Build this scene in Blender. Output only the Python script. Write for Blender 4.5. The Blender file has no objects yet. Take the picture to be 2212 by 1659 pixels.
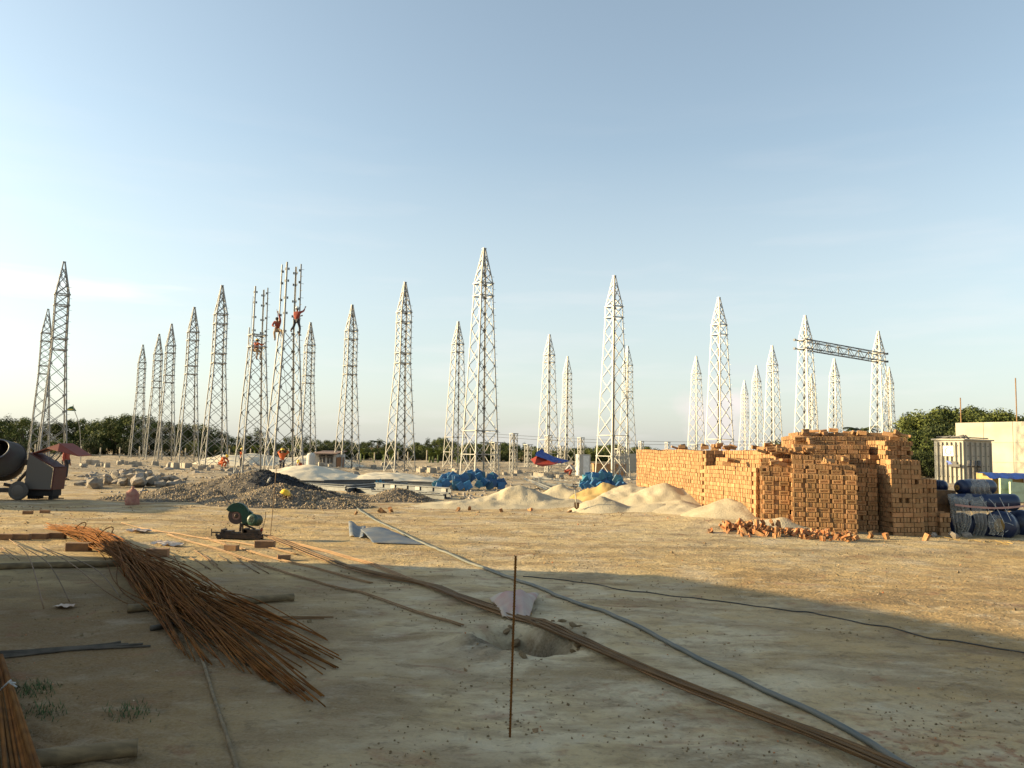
import bpy, bmesh, math, random
import numpy as np
from mathutils import Vector, Matrix, Euler
random.seed(7)
rng = np.random.RandomState(11)
R = math.radians
S = bpy.context.scene
COL = S.collection

# ------------------------------------------------------------------ camera
F_PX = 800.0; EYE = 1.95; PITCH = 4.7; ROLL = 1.05
cam_d = bpy.data.cameras.new("camera"); cam = bpy.data.objects.new("camera", cam_d)
COL.objects.link(cam); S.camera = cam
cam_d.sensor_width = 36.0; cam_d.lens = 36.0*F_PX/1024.0
cam_d.clip_start = 0.1; cam_d.clip_end = 20000
CM = Matrix.Translation((0, 0, EYE)) @ Matrix.Rotation(R(90+PITCH), 4, 'X') @ Matrix.Rotation(R(ROLL), 4, 'Z')
cam.matrix_world = CM

# ------------------------------------------------------------------ sky and sun
SUN_EL = 15.0
SUN_DIR = Vector((-math.cos(R(4))*math.cos(R(SUN_EL)), math.sin(R(4))*math.cos(R(SUN_EL)), math.sin(R(SUN_EL))))
w = bpy.data.worlds.new("World"); S.world = w; w.use_nodes = True
nt = w.node_tree; nt.nodes.clear()
out = nt.nodes.new('ShaderNodeOutputWorld'); bg = nt.nodes.new('ShaderNodeBackground')
sky = nt.nodes.new('ShaderNodeTexSky'); sky.sky_type = 'NISHITA'; sky.sun_disc = False
sky.sun_elevation = R(SUN_EL); sky.sun_rotation = math.atan2(SUN_DIR.x, SUN_DIR.y)
sky.air_density = 1.0; sky.dust_density = 1.6; sky.ozone_density = 1.6; sky.altitude = 0
bg.inputs[1].default_value = 0.15
# thin clouds: a noise-shaped veil low over the horizon
tc = nt.nodes.new('ShaderNodeTexCoord')
sep = nt.nodes.new('ShaderNodeSeparateXYZ'); nt.links.new(tc.outputs['Generated'], sep.inputs[0])
mp = nt.nodes.new('ShaderNodeMapping'); mp.inputs['Scale'].default_value = (3, 3, 22)
nt.links.new(tc.outputs['Generated'], mp.inputs[0])
nz = nt.nodes.new('ShaderNodeTexNoise'); nz.inputs['Scale'].default_value = 1.6; nz.inputs['Detail'].default_value = 7
nt.links.new(mp.outputs[0], nz.inputs[0])
cr = nt.nodes.new('ShaderNodeMapRange'); cr.inputs[1].default_value = 0.52; cr.inputs[2].default_value = 0.78
nt.links.new(nz.outputs[0], cr.inputs[0])
el = nt.nodes.new('ShaderNodeMapRange'); el.inputs[1].default_value = 0.42; el.inputs[2].default_value = 0.02
nt.links.new(sep.outputs[2], el.inputs[0])
mu = nt.nodes.new('ShaderNodeMath'); mu.operation = 'MULTIPLY'
nt.links.new(cr.outputs[0], mu.inputs[0]); nt.links.new(el.outputs[0], mu.inputs[1])
mu2 = nt.nodes.new('ShaderNodeMath'); mu2.operation = 'MULTIPLY'; mu2.inputs[1].default_value = 0.3
nt.links.new(mu.outputs[0], mu2.inputs[0])
mx = nt.nodes.new('ShaderNodeMix'); mx.data_type = 'RGBA'
hsv = nt.nodes.new('ShaderNodeHueSaturation'); hsv.inputs['Saturation'].default_value = 0.70; hsv.inputs['Value'].default_value = 0.68
tint = nt.nodes.new('ShaderNodeMix'); tint.data_type = 'RGBA'; tint.blend_type = 'MULTIPLY'; tint.inputs[0].default_value = 1
nt.links.new(sky.outputs[0], tint.inputs[6]); tint.inputs[7].default_value = (0.90, 1.0, 0.93, 1)
nt.links.new(tint.outputs[2], hsv.inputs['Color'])
hz = nt.nodes.new('ShaderNodeMapRange'); hz.inputs[1].default_value = 0.36; hz.inputs[2].default_value = 0.0; hz.inputs[4].default_value = 0.60
nt.links.new(sep.outputs[2], hz.inputs[0])
hm = nt.nodes.new('ShaderNodeMix'); hm.data_type = 'RGBA'; nt.links.new(hz.outputs[0], hm.inputs[0]); nt.links.new(hsv.outputs[0], hm.inputs[6])
hm.inputs[7].default_value = (1.98, 2.0, 1.93, 1)
nt.links.new(mu2.outputs[0], mx.inputs[0]); nt.links.new(hm.outputs[2], mx.inputs[6])
mx.inputs[7].default_value = (2.7, 2.5, 2.45, 1)
def cloud(prev, dx, dy, squash, size, amt, colr):
    K_ = 1024.0/2212.0; d_ = (CM.to_3x3() @ Vector(((dx*K_-512)/F_PX, (384-dy*K_)/F_PX, -1.0))).normalized()
    m1 = nt.nodes.new('ShaderNodeVectorMath'); m1.operation = 'SUBTRACT'; nt.links.new(tc.outputs['Generated'], m1.inputs[0]); m1.inputs[1].default_value = d_
    m2 = nt.nodes.new('ShaderNodeVectorMath'); m2.operation = 'MULTIPLY'; nt.links.new(m1.outputs[0], m2.inputs[0]); m2.inputs[1].default_value = (1, 1, squash)
    m3 = nt.nodes.new('ShaderNodeVectorMath'); m3.operation = 'LENGTH'; nt.links.new(m2.outputs[0], m3.inputs[0])
    n1 = nt.nodes.new('ShaderNodeTexNoise'); n1.inputs['Scale'].default_value = 1.4/size; n1.inputs['Detail'].default_value = 6; nt.links.new(m2.outputs[0], n1.inputs[0])
    a1 = nt.nodes.new('ShaderNodeMath'); a1.operation = 'MULTIPLY_ADD'; nt.links.new(n1.outputs[0], a1.inputs[0]); a1.inputs[1].default_value = size*1.6; nt.links.new(m3.outputs['Value'], a1.inputs[2])
    r1 = nt.nodes.new('ShaderNodeMapRange'); r1.inputs[1].default_value = size*1.75; r1.inputs[2].default_value = size*1.05; r1.inputs[4].default_value = amt; nt.links.new(a1.outputs[0], r1.inputs[0])
    x1 = nt.nodes.new('ShaderNodeMix'); x1.data_type = 'RGBA'; nt.links.new(r1.outputs[0], x1.inputs[0]); nt.links.new(prev, x1.inputs[6]); x1.inputs[7].default_value = colr
    return x1.outputs[2]
sk_ = cloud(mx.outputs[2], 1545, 915, 1.0, .055, .55, (2.6, 2.25, 2.2, 1))
sk_ = cloud(sk_, 1590, 870, 1.6, .028, .5, (2.7, 2.35, 2.3, 1))
sk_ = cloud(sk_, 60, 612, 9.0, .16, .5, (3.0, 2.9, 2.75, 1))
sk_ = cloud(sk_, 1640, 800, 6.0, .10, .3, (1.9, 2.0, 2.1, 1))
nt.links.new(sk_, bg.inputs[0]); nt.links.new(bg.outputs[0], out.inputs[0])

sd = bpy.data.lights.new("sun", 'SUN'); sd.energy = 4.5; sd.angle = R(0.6); sd.color = (1.0, 0.77, 0.42)
sun = bpy.data.objects.new("sun", sd); COL.objects.link(sun)
sun.rotation_euler = SUN_DIR.to_track_quat('Z', 'Y').to_euler(); sun.location = (-40, 0, 30)
S.view_settings.view_transform = 'Standard'; S.view_settings.look = 'None'
S.view_settings.exposure = 1.46; S.view_settings.gamma = 1.0
S.view_settings.use_curve_mapping = False

# ------------------------------------------------------------------ noise and terrain height
_perm = rng.rand(256, 256)
def vnoise(x, y):
    x = np.asarray(x, float); y = np.asarray(y, float)
    xi = np.floor(x).astype(int); yi = np.floor(y).astype(int)
    fx = x-xi; fy = y-yi; fx = fx*fx*(3-2*fx); fy = fy*fy*(3-2*fy)
    a = _perm[xi % 256, yi % 256]; b = _perm[(xi+1) % 256, yi % 256]
    c = _perm[xi % 256, (yi+1) % 256]; d = _perm[(xi+1) % 256, (yi+1) % 256]
    return (a*(1-fx)+b*fx)*(1-fy)+(c*(1-fx)+d*fx)*fy - 0.5
def fbm(x, y, n=4):
    r = 0; a = 1
    for i in range(n):
        r = r+a*vnoise(x*2**i+17*i, y*2**i+31*i); a *= .5
    return r
def sstep(a, b, x):
    t = np.clip((x-a)/(b-a), 0, 1); return t*t*(3-2*t)
def terrain(x, y):
    x = np.asarray(x, float); y = np.asarray(y, float)
    near = np.clip((y-2)/6, 0.3, 1)
    h = 0.05*fbm(x/2.5, y/2.5, 5)*near + 0.018*fbm(x*2.2, y*3.5, 4)
    rough = sstep(34, 44, y)*(1-sstep(140, 200, y))
    h = h + rough*(0.34*np.maximum(fbm(x/3.1+5, y/2.2, 4), -0.1))
    # sand spilled round the brick stacks
    h = h + 0.42*np.exp(-(((x-5.5)/3.5)**2+((y-30)/7.5)**2)) + .22*np.exp(-(((x-6.4)/1.8)**2+((y-21.6)/1.6)**2))
    # dug hole under the long bars, with its spoil
    u = (x-0.16)*0.60-(y-8.40)*0.80; v = (x-0.16)*0.80+(y-8.40)*0.60
    wob = 0.25*fbm(x*3, y*3, 3)
    h = h - 0.50*np.exp(-((u/0.46+wob)**4+(v/0.30+wob)**4))
    h = h + 0.06*np.exp(-((u/0.75)**2+((v-0.75)/0.32)**2))*(1+fbm(x*6, y*6, 3)) + 0.07*np.exp(-(((u-.1)/0.8)**2+((v+0.62)/0.2)**2))*(1+1.5*fbm(x*7, y*7, 3))
    # shallow wheel tracks on the right
    t = (x-1.5)*0.45+(y-9.0)*0.89
    h = h - 0.03*np.exp(-((t-1.2)/0.25)**2)*sstep(1.5, 3.5, x) - 0.035*np.exp(-((t+1.6)/0.3)**2)*sstep(1.5, 3.5, x)
    # ridged tracks lower left
    h = h + 0.022*np.sin((x*0.5+y)*22)*np.exp(-(((x+2.9)/1.2)**2+((y-5.3)/0.9)**2))
    return h
def gh(x, y): return float(terrain(x, y))

# ------------------------------------------------------------------ placing by where a sight line meets the ground
K = 1024.0/2212.0
def ray(dx, dy):
    px = dx*K; py = dy*K
    d = CM.to_3x3() @ Vector(((px-512)/F_PX, (384-py)/F_PX, -1.0))
    return d.normalized()
def P(dx, dy, z):
    d = ray(dx, dy); t = (z-EYE)/d.z
    return Vector((0, 0, EYE))+d*t
def PY(dx, dy, Y):
    d = ray(dx, dy); return Vector((0, 0, EYE))+d*(Y/d.y)
def G(dx, dy, up=0.0):
    z = 0.0
    for i in range(12):
        p = P(dx, dy, z+up); z = 0.5*z+0.5*gh(p.x, p.y)
    p.z = z+up
    return p

# ------------------------------------------------------------------ materials
def mat(name, col, rough=0.8, metal=0.0, col2=None, scale=6.0, bump=0.0, bscale=None, island=0.0, objrand=0.0, detail=6, alpha=1.0, spec=0.5, stretch=None, thr=(0.35, 0.65)):
    m = bpy.data.materials.new(name); m.use_nodes = True
    n = m.node_tree; L = n.links; b = n.nodes['Principled BSDF']
    b.inputs['Roughness'].default_value = rough; b.inputs['Metallic'].default_value = metal
    b.inputs['Specular IOR Level'].default_value = spec
    tcn = n.nodes.new('ShaderNodeTexCoord'); vec = tcn.outputs['Object']
    if stretch:
        mpn = n.nodes.new('ShaderNodeMapping'); mpn.inputs['Scale'].default_value = stretch
        L.new(vec, mpn.inputs[0]); vec = mpn.outputs[0]
    no = n.nodes.new('ShaderNodeTexNoise'); no.inputs['Scale'].default_value = scale; no.inputs['Detail'].default_value = detail
    L.new(vec, no.inputs[0])
    mr = n.nodes.new('ShaderNodeMapRange'); mr.inputs[1].default_value = thr[0]; mr.inputs[2].default_value = thr[1]
    L.new(no.outputs[0], mr.inputs[0])
    mixn = n.nodes.new('ShaderNodeMix'); mixn.data_type = 'RGBA'
    c2 = col2 or tuple(c*0.8 for c in col)
    mixn.inputs[6].default_value = (*col, 1); mixn.inputs[7].default_value = (*c2, 1)
    L.new(mr.outputs[0], mixn.inputs[0]); cur = mixn.outputs[2]
    for amt, src in ((island, 'ShaderNodeNewGeometry'), (objrand, 'ShaderNodeObjectInfo')):
        if amt:
            g = n.nodes.new(src); o = g.outputs['Random Per Island'] if island and src == 'ShaderNodeNewGeometry' else g.outputs['Random']
            hs = n.nodes.new('ShaderNodeHueSaturation')
            m1 = n.nodes.new('ShaderNodeMapRange'); m1.inputs[3].default_value = 1-amt; m1.inputs[4].default_value = 1+amt
            m2 = n.nodes.new('ShaderNodeMapRange'); m2.inputs[3].default_value = 0.5+amt*0.018; m2.inputs[4].default_value = 0.5-amt*0.018
            L.new(o, m1.inputs[0]); L.new(o, m2.inputs[0]); L.new(m1.outputs[0], hs.inputs['Value']); L.new(m2.outputs[0], hs.inputs['Hue'])
            L.new(cur, hs.inputs['Color']); cur = hs.outputs[0]
    L.new(cur, b.inputs['Base Color'])
    if bump:
        nb = n.nodes.new('ShaderNodeTexNoise'); nb.inputs['Scale'].default_value = bscale or scale*4; nb.inputs['Detail'].default_value = 8
        L.new(vec, nb.inputs[0])
        bp = n.nodes.new('ShaderNodeBump'); bp.inputs['Strength'].default_value = 1.0; bp.inputs['Distance'].default_value = bump
        L.new(nb.outputs[0], bp.inputs['Height']); L.new(bp.outputs[0], b.inputs['Normal'])
    if alpha < 1:
        b.inputs['Alpha'].default_value = alpha
    return m
M = {}
M['galv'] = mat('galvanised_steel', (0.26, 0.255, 0.24), 0.48, 0.45, (0.19, 0.185, 0.175), 1.2, objrand=0.08)
M['galv_dark'] = mat('weathered_shaded_steel', (0.11, 0.115, 0.13), 0.55, 0.3, (0.08, 0.08, 0.085), 3)  # weathered fittings, and the gantry beam with its shade painted in
M['concrete'] = mat('concrete', (0.33, 0.29, 0.23), 0.9, 0, (0.22, 0.19, 0.15), 3, 0.01, objrand=0.12)
M['wallconc'] = mat('wall_concrete', (0.42, 0.39, 0.32), 0.9, 0, (0.33, 0.30, 0.24), 0.6, 0.004, 12)
M['brick'] = mat('brick_clay', (0.35, 0.205, 0.095), 0.92, 0, (0.29, 0.15, 0.062), 9, 0.004, 40, island=0.24, objrand=0.0)
M['brick1'] = mat('brick_clay_single', (0.37, 0.215, 0.095), 0.92, 0, (0.31, 0.155, 0.062), 9, 0.004, 40, objrand=0.24)
M['frog'] = mat('brick_frog_clay', (0.29, 0.155, 0.06), 0.95, 0, (0.24, 0.115, 0.045), 20, 0.003, 40, objrand=0.2)
M['brickdark'] = mat('old_brick', (0.16, 0.09, 0.05), 0.95, 0, (0.24, 0.13, 0.06), 14, 0.005, 40, objrand=0.2)
M['rubble'] = mat('red_brick_rubble', (0.30, 0.105, 0.03), 0.95, 0, (0.33, 0.19, 0.09), 7, 0.006, 30, objrand=0.35)
M['rock'] = mat('rubble_stone', (0.30, 0.255, 0.20), 0.95, 0, (0.20, 0.17, 0.14), 2.5, 0.03, 10, objrand=0.25)
M['sand'] = mat('pale_sand', (0.44, 0.38, 0.27), 1.0, 0, (0.37, 0.31, 0.21), 1.4, 0.02, 22, spec=0.1)
M['sandwhite'] = mat('white_sand', (0.60, 0.53, 0.41), 1.0, 0, (0.55, 0.48, 0.36), 1.0, 0.006, 40, spec=0.1)
M['sandgold'] = mat('golden_sand', (0.44, 0.31, 0.13), 1.0, 0, (0.37, 0.25, 0.10), 2.0, 0.012, 26, spec=0.1)
M['gravelbed'] = mat('gravel_bed', (0.17, 0.145, 0.115), 1.0, 0, (0.10, 0.085, 0.07), 18, 0.04, 30, spec=0.1)
M['gravel'] = mat('crushed_stone', (0.36, 0.28, 0.185), 0.95, 0, (0.23, 0.18, 0.12), 8, island=0.45, spec=0.2)
M['gravelblack'] = mat('black_shaded_gravel', (0.035, 0.035, 0.038), 0.9, 0, (0.025, 0.025, 0.025), 8, island=0.4, spec=0.3)  # black stone together with painted shade on the heap's crest
M['rust'] = mat('rusty_rebar', (0.22, 0.088, 0.019), 0.92, 0.0, (0.11, 0.042, 0.010), 5, 0.001, 60, objrand=0.3, spec=0.12, )
M['rustbrown'] = mat('brown_bar_steel', (0.115, 0.062, 0.022), 0.7, 0.15, (0.17, 0.09, 0.03), 3, objrand=0.25)
M['rustlight'] = mat('straw_rust_steel', (0.28, 0.165, 0.07), 0.7, 0.1, (0.20, 0.11, 0.045), 3, objrand=0.2)
M['bamboo'] = mat('dry_bamboo', (0.21, 0.145, 0.07), 0.85, 0, (0.12, 0.085, 0.042), 4, 0.002, 30, stretch=(1, 6, 6))
M['wooddark'] = mat('weathered_split_cane', (0.06, 0.048, 0.035), 0.9, 0, (0.11, 0.09, 0.065), 6, 0.003, 40)
M['hose'] = mat('grey_hose_rubber', (0.065, 0.08, 0.078), 0.6, 0, (0.14, 0.13, 0.10), 2.0, thr=(.3, .7))
M['cable'] = mat('thin_black_cable', (0.05, 0.045, 0.04), 0.6)
M['sawgreen'] = mat('green_machine_paint', (0.007, 0.055, 0.032), 0.45, 0, (0.010, 0.04, 0.025), 7)
M['sawdark'] = mat('oily_cast_iron', (0.035, 0.028, 0.024), 0.6, 0.3, (0.07, 0.045, 0.03), 12)
M['disc'] = mat('abrasive_disc', (0.055, 0.035, 0.03), 0.8, 0, (0.075, 0.05, 0.04), 9)
M['discpaper'] = mat('disc_label', (0.22, 0.12, 0.09), 0.8)
M['redrubber'] = mat('red_plug', (0.25, 0.02, 0.015), 0.6)
M['mixdrum'] = mat('mixer_drum_steel', (0.06, 0.052, 0.042), 0.75, 0.2, (0.05, 0.035, 0.03), 3, 0.004, 20)
M['mixgrey'] = mat('mortar_stained_panel', (0.11, 0.095, 0.08), 0.85, 0, (0.17, 0.045, 0.026), 1.0, thr=(0.52, 0.72))
M['mixred'] = mat('red_machine_paint', (0.06, 0.007, 0.004), 0.6, 0, (0.05, 0.008, 0.006), 4)
M['canopy'] = mat('faded_red_sheet', (0.22, 0.05, 0.028), 0.6, 0, (0.18, 0.04, 0.022), 3)
M['black'] = mat('dark_void', (0.012, 0.011, 0.01), 0.9)
M['tyre'] = mat('dusty_tyre', (0.09, 0.08, 0.07), 0.9)
M['sheet'] = mat('bluish_galvanised_sheet', (0.06, 0.085, 0.12), 0.6, 0.1, (0.15, 0.145, 0.13), 2.2, 0.004, 5)
M['sackpink'] = mat('faded_pink_sack', (0.36, 0.21, 0.19), 0.9, 0, (0.40, 0.36, 0.29), 2.2, 0.01, 12)
M['sackred'] = mat('dusty_red_sack', (0.26, 0.10, 0.08), 0.9, 0, (0.34, 0.18, 0.13), 5, 0.01, 14)
M['paper'] = mat('pale_paper_scrap', (0.60, 0.50, 0.40), 0.9, 0, (0.45, 0.30, 0.22), 5)
M['plate'] = mat('blue_painted_plate', (0.028, 0.15, 0.31), 0.5, 0, (0.02, 0.09, 0.20), 7, objrand=0.35)
M['galvmid'] = mat('dull_galvanised_steel', (0.12, 0.13, 0.135), 0.5, 0.3, (0.08, 0.085, 0.09), 2)
M['plateteal'] = mat('teal_painted_plate', (0.035, 0.17, 0.24), 0.5, 0, (0.03, 0.10, 0.15), 7, objrand=0.3)
M['tank'] = mat('navy_plastic_tank', (0.006, 0.015, 0.05), 0.35, 0, (0.01, 0.022, 0.065), 3)
M['tankdark'] = mat('dark_tank_end', (0.02, 0.025, 0.04), 0.5)
M['gold'] = mat('gold_print', (0.30, 0.18, 0.04), 0.6)
M['strap'] = mat('white_strap', (0.42, 0.42, 0.40), 0.6)
M['tape'] = mat('pink_white_tape', (0.42, 0.24, 0.21), 0.6)
M['plastic'] = mat('dusty_clear_sheeting', (0.42, 0.40, 0.35), 0.4, 0, (0.32, 0.30, 0.25), 2.5, 0.03, 6, alpha=0.45)
M['xfmr'] = mat('pale_transformer_paint', (0.38, 0.355, 0.29), 0.7, 0, (0.30, 0.275, 0.22), 0.8)
M['xdark'] = mat('dark_fitting', (0.08, 0.075, 0.07), 0.6)
M['signwhite'] = mat('white_board', (0.75, 0.74, 0.70), 0.6)
M['signgrey'] = mat('grey_lettering', (0.25, 0.25, 0.25), 0.6)
M['bluelogo'] = mat('blue_lettering', (0.04, 0.10, 0.45), 0.5)
M['ply'] = mat('plywood', (0.38, 0.26, 0.10), 0.8, 0, (0.30, 0.20, 0.07), 4)
M['tarpblue'] = mat('blue_tarpaulin', (0.012, 0.04, 0.20), 0.5, 0, (0.018, 0.055, 0.25), 5, 0.01, 6)
M['tarpred'] = mat('red_tarpaulin', (0.32, 0.04, 0.02), 0.6, 0, (0.27, 0.035, 0.02), 5, 0.01, 6)
M['padgreen'] = mat('bright_green_sheet', (0.06, 0.28, 0.03), 0.6)
M['padpale'] = mat('pale_green_board', (0.42, 0.50, 0.33), 0.7)
M['orange'] = mat('orange_vest_cloth', (0.50, 0.095, 0.012), 0.8, 0, (0.42, 0.075, 0.012), 8)
M['darkred'] = mat('dark_red_cloth', (0.28, 0.05, 0.03), 0.9)
M['trouser'] = mat('dark_trouser_cloth', (0.035, 0.035, 0.045), 0.9)
M['tan'] = mat('tan_trouser_cloth', (0.36, 0.25, 0.15), 0.9)
M['shirtgrey'] = mat('grey_shirt_cloth', (0.42, 0.40, 0.40), 0.9)
M['skin'] = mat('skin', (0.22, 0.105, 0.06), 0.6)
M['hair'] = mat('black_hair', (0.012, 0.01, 0.01), 0.7)
M['helmety'] = mat('yellow_helmet', (0.80, 0.50, 0.02), 0.35)
M['helmetw'] = mat('white_helmet', (0.80, 0.80, 0.74), 0.35)
M['shoe'] = mat('black_shoe', (0.02, 0.018, 0.016), 0.6)
M['leaf'] = mat('tree_leaf', (0.090, 0.105, 0.028), 0.75, 0, (0.060, 0.076, 0.020), 0.4, island=0.4, objrand=0.35, spec=0.15)
M['leafdark'] = mat('dark_tree_leaf', (0.050, 0.062, 0.020), 0.75, 0, (0.033, 0.044, 0.015), 0.4, island=0.4, objrand=0.3, spec=0.15)
M['leaflight'] = mat('banana_leaf', (0.09, 0.12, 0.022), 0.6, 0, (0.065, 0.09, 0.018), 1, island=0.3, spec=0.3)
M['grass'] = mat('grass_blade', (0.04, 0.075, 0.015), 0.8, 0, (0.055, 0.08, 0.02), 2, island=0.4)
M['bark'] = mat('bark', (0.13, 0.10, 0.07), 0.95, 0, (0.08, 0.06, 0.045), 5)
M['white'] = mat('whitewash', (0.48, 0.46, 0.42), 0.85, 0, (0.38, 0.35, 0.30), 1.2)
M['tinroof'] = mat('rusty_tin_roof', (0.14, 0.11, 0.09), 0.8, 0, (0.24, 0.12, 0.07), 2)
M['window'] = mat('dark_window', (0.05, 0.045, 0.04), 0.4)
M['flaggreen'] = mat('dark_green_flag', (0.03, 0.10, 0.04), 0.8)
M['flagyellow'] = mat('yellow_flag_mark', (0.55, 0.45, 0.10), 0.8)
M['post'] = mat('fence_post_wood', (0.42, 0.37, 0.28), 0.9)
M['casterwall'] = mat('caster_wall', (0.33, 0.31, 0.28), 0.8, 0, (0.24, 0.2, 0.17), 2)
M['soil'] = mat('dry_clod', (0.28, 0.205, 0.115), 1.0, 0, (0.18, 0.125, 0.07), 8, 0.01, 40, island=0.3, spec=0.1)

# ------------------------------------------------------------------ mesh helpers
class MB:
    def __init__(s): s.v = []; s.f = []; s.mi = []; s.cur = 0
    def add(s, vs, fs):
        o = len(s.v); s.v.extend([tuple(v) for v in vs])
        for f in fs: s.f.append(tuple(i+o for i in f)); s.mi.append(s.cur)
    BF = [(0, 3, 2, 1), (4, 5, 6, 7), (0, 1, 5, 4), (1, 2, 6, 5), (2, 3, 7, 6), (3, 0, 4, 7)]
    def box(s, c, size, m=None):
        x, y, z = [a/2 for a in size]
        vs = [Vector(p) for p in ((-x, -y, -z), (x, -y, -z), (x, y, -z), (-x, y, -z), (-x, -y, z), (x, -y, z), (x, y, z), (-x, y, z))]
        if m is not None: vs = [m @ v for v in vs]
        c = Vector(c); s.add([v+c for v in vs], MB.BF)
    def bar(s, p, q, w, h, up=(0, 0, 1)):
        p = Vector(p); q = Vector(q); d = (q-p).normalized(); up = Vector(up)
        if abs(d.dot(up.normalized())) > .98: up = Vector((0, 1, 0))
        a = d.cross(up).normalized(); b = a.cross(d).normalized()
        a *= w/2; b *= h/2
        s.add([p-a-b, p+a-b, p+a+b, p-a+b, q-a-b, q+a-b, q+a+b, q-a+b], MB.BF)
    def tube(s, pts, r, n=6, cap=True):
        pts = [Vector(p) for p in pts]; k = len(pts)
        rr = r if isinstance(r, (list, tuple)) else [r]*k
        up = Vector((0, 0, 1)); vs = []
        for i in range(k):
            d = (pts[min(i+1, k-1)]-pts[max(i-1, 0)]).normalized()
            u = up if abs(d.z) < .95 else Vector((1, 0, 0))
            a = d.cross(u).normalized(); b = d.cross(a).normalized()
            for j in range(n):
                t = 2*math.pi*j/n; vs.append(pts[i]+a*math.cos(t)*rr[i]+b*math.sin(t)*rr[i])
        fs = [(i*n+j, (i+1)*n+j, (i+1)*n+(j+1) % n, i*n+(j+1) % n) for i in range(k-1) for j in range(n)]
        if cap: fs += [tuple(range(n)), tuple((k-1)*n+j for j in reversed(range(n)))]
        s.add(vs, fs)
    def lathe(s, prof, n=20, m=None):
        m = m or Matrix.Identity(4); vs = []
        for r, z in prof:
            for j in range(n):
                t = 2*math.pi*j/n; vs.append(m @ Vector((r*math.cos(t), r*math.sin(t), z)))
        fs = [(i*n+j, i*n+(j+1) % n, (i+1)*n+(j+1) % n, (i+1)*n+j) for i in range(len(prof)-1) for j in range(n)]
        s.add(vs, fs)
    def prism(s, poly, m, depth):
        """poly in local XZ, extruded along local Y by depth"""
        n = len(poly)
        vs = [m @ Vector((x, -depth/2, z)) for x, z in poly]+[m @ Vector((x, depth/2, z)) for x, z in poly]
        fs = [tuple(range(n)), tuple(reversed(range(n, 2*n)))]+[(i, n+i, n+(i+1) % n, (i+1) % n) for i in range(n)]
        s.add(vs, fs)
    def blob(s, c, size, seed=0, amp=.25, sub=1):
        bm = bmesh.new(); bmesh.ops.create_icosphere(bm, subdivisions=sub, radius=1.0)
        rr = random.Random(seed)
        vs = []
        rot = Euler((rr.random()*6, rr.random()*6, rr.random()*6)).to_matrix()
        for v in bm.verts:
            k = 1+rr.uniform(-amp, amp); p = rot @ (v.co*k); vs.append((p.x*size[0]+c[0], p.y*size[1]+c[1], p.z*size[2]+c[2]))
        s.add(vs, [tuple(v.index for v in f.verts) for f in bm.faces]); bm.free()
    def build(s, name, mt, parent=None, smooth=False, loc=None):
        me = bpy.data.meshes.new(name); me.from_pydata(s.v, [], s.f)
        for m_ in (mt if isinstance(mt, (list, tuple)) else [mt]): me.materials.append(m_)
        if any(s.mi): me.polygons.foreach_set('material_index', s.mi)
        if smooth: me.polygons.foreach_set('use_smooth', [True]*len(me.polygons))
        me.update()
        o = bpy.data.objects.new(name, me); COL.objects.link(o)
        if parent is not None: o.parent = parent
        if loc is not None: o.location = loc
        return o
def tag(o, label, cat, group=None, kind=None):
    if label: o['label'] = label
    if cat: o['category'] = cat
    if group: o['group'] = group
    if kind: o['kind'] = kind
    return o
def empty(name, loc, rz=0.0):
    o = bpy.data.objects.new(name, None); COL.objects.link(o); o.location = loc; o.rotation_euler = (0, 0, rz)
    o.empty_display_size = .3
    return o
KIDS = {}
def copy_tree(o, parent=None):
    c = o.copy(); COL.objects.link(c); c.parent = parent
    for ch in list(o.children): copy_tree(ch, c)
    return c
def spline(pts, n=8):
    pts = [Vector(p) for p in pts]; out_ = []
    for i in range(len(pts)-1):
        p0 = pts[max(i-1, 0)]; p1 = pts[i]; p2 = pts[i+1]; p3 = pts[min(i+2, len(pts)-1)]
        for k in range(n):
            t = k/n
            out_.append(0.5*((2*p1)+(p2-p0)*t+(2*p0-5*p1+4*p2-p3)*t*t+(3*p1-p0-3*p2+p3)*t*t*t))
    out_.append(pts[-1]); return out_
# ------------------------------------------------------------------ ground, one sheet out to the horizon
def axis(segs):
    a = []
    for lo, hi, st in segs:
        n = max(1, int(round((hi-lo)/st))); a += [lo+(hi-lo)*i/n for i in range(n)]
    a.append(segs[-1][1]); return np.array(a)
ys = axis([(-400, -30, 60), (-30, 2.5, 3), (2.5, 12, .045), (12, 24, .09), (24, 46, .25), (46, 100, .8), (100, 200, 4), (200, 1000, 60), (1000, 5000, 800)])
xr = axis([(0, 6, .05), (6, 14, .12), (14, 36, .45), (36, 110, 2.5), (110, 600, 50), (600, 5000, 800)])
xs = np.concatenate([-xr[:0:-1], xr])
X, Y = np.meshgrid(xs, ys); Z = terrain(X, Y)
nx_, ny_ = len(xs), len(ys)
verts = np.stack([X.ravel(), Y.ravel(), Z.ravel()], 1)
i0 = (np.arange(ny_-1)[:, None]*nx_+np.arange(nx_-1)[None, :]).ravel()
faces = np.stack([i0, i0+1, i0+1+nx_, i0+nx_], 1)
me = bpy.data.meshes.new('ground'); me.vertices.add(len(verts)); me.vertices.foreach_set('co', verts.ravel())
me.loops.add(faces.size); me.loops.foreach_set('vertex_index', faces.ravel().astype(np.int32))
me.polygons.add(len(faces)); me.polygons.foreach_set('loop_start', (np.arange(len(faces))*4).astype(np.int32))
me.polygons.foreach_set('use_smooth', [True]*len(faces)); me.update(); me.validate()
ground = bpy.data.objects.new('ground', me); COL.objects.link(ground); ground['kind'] = 'structure'

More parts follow.
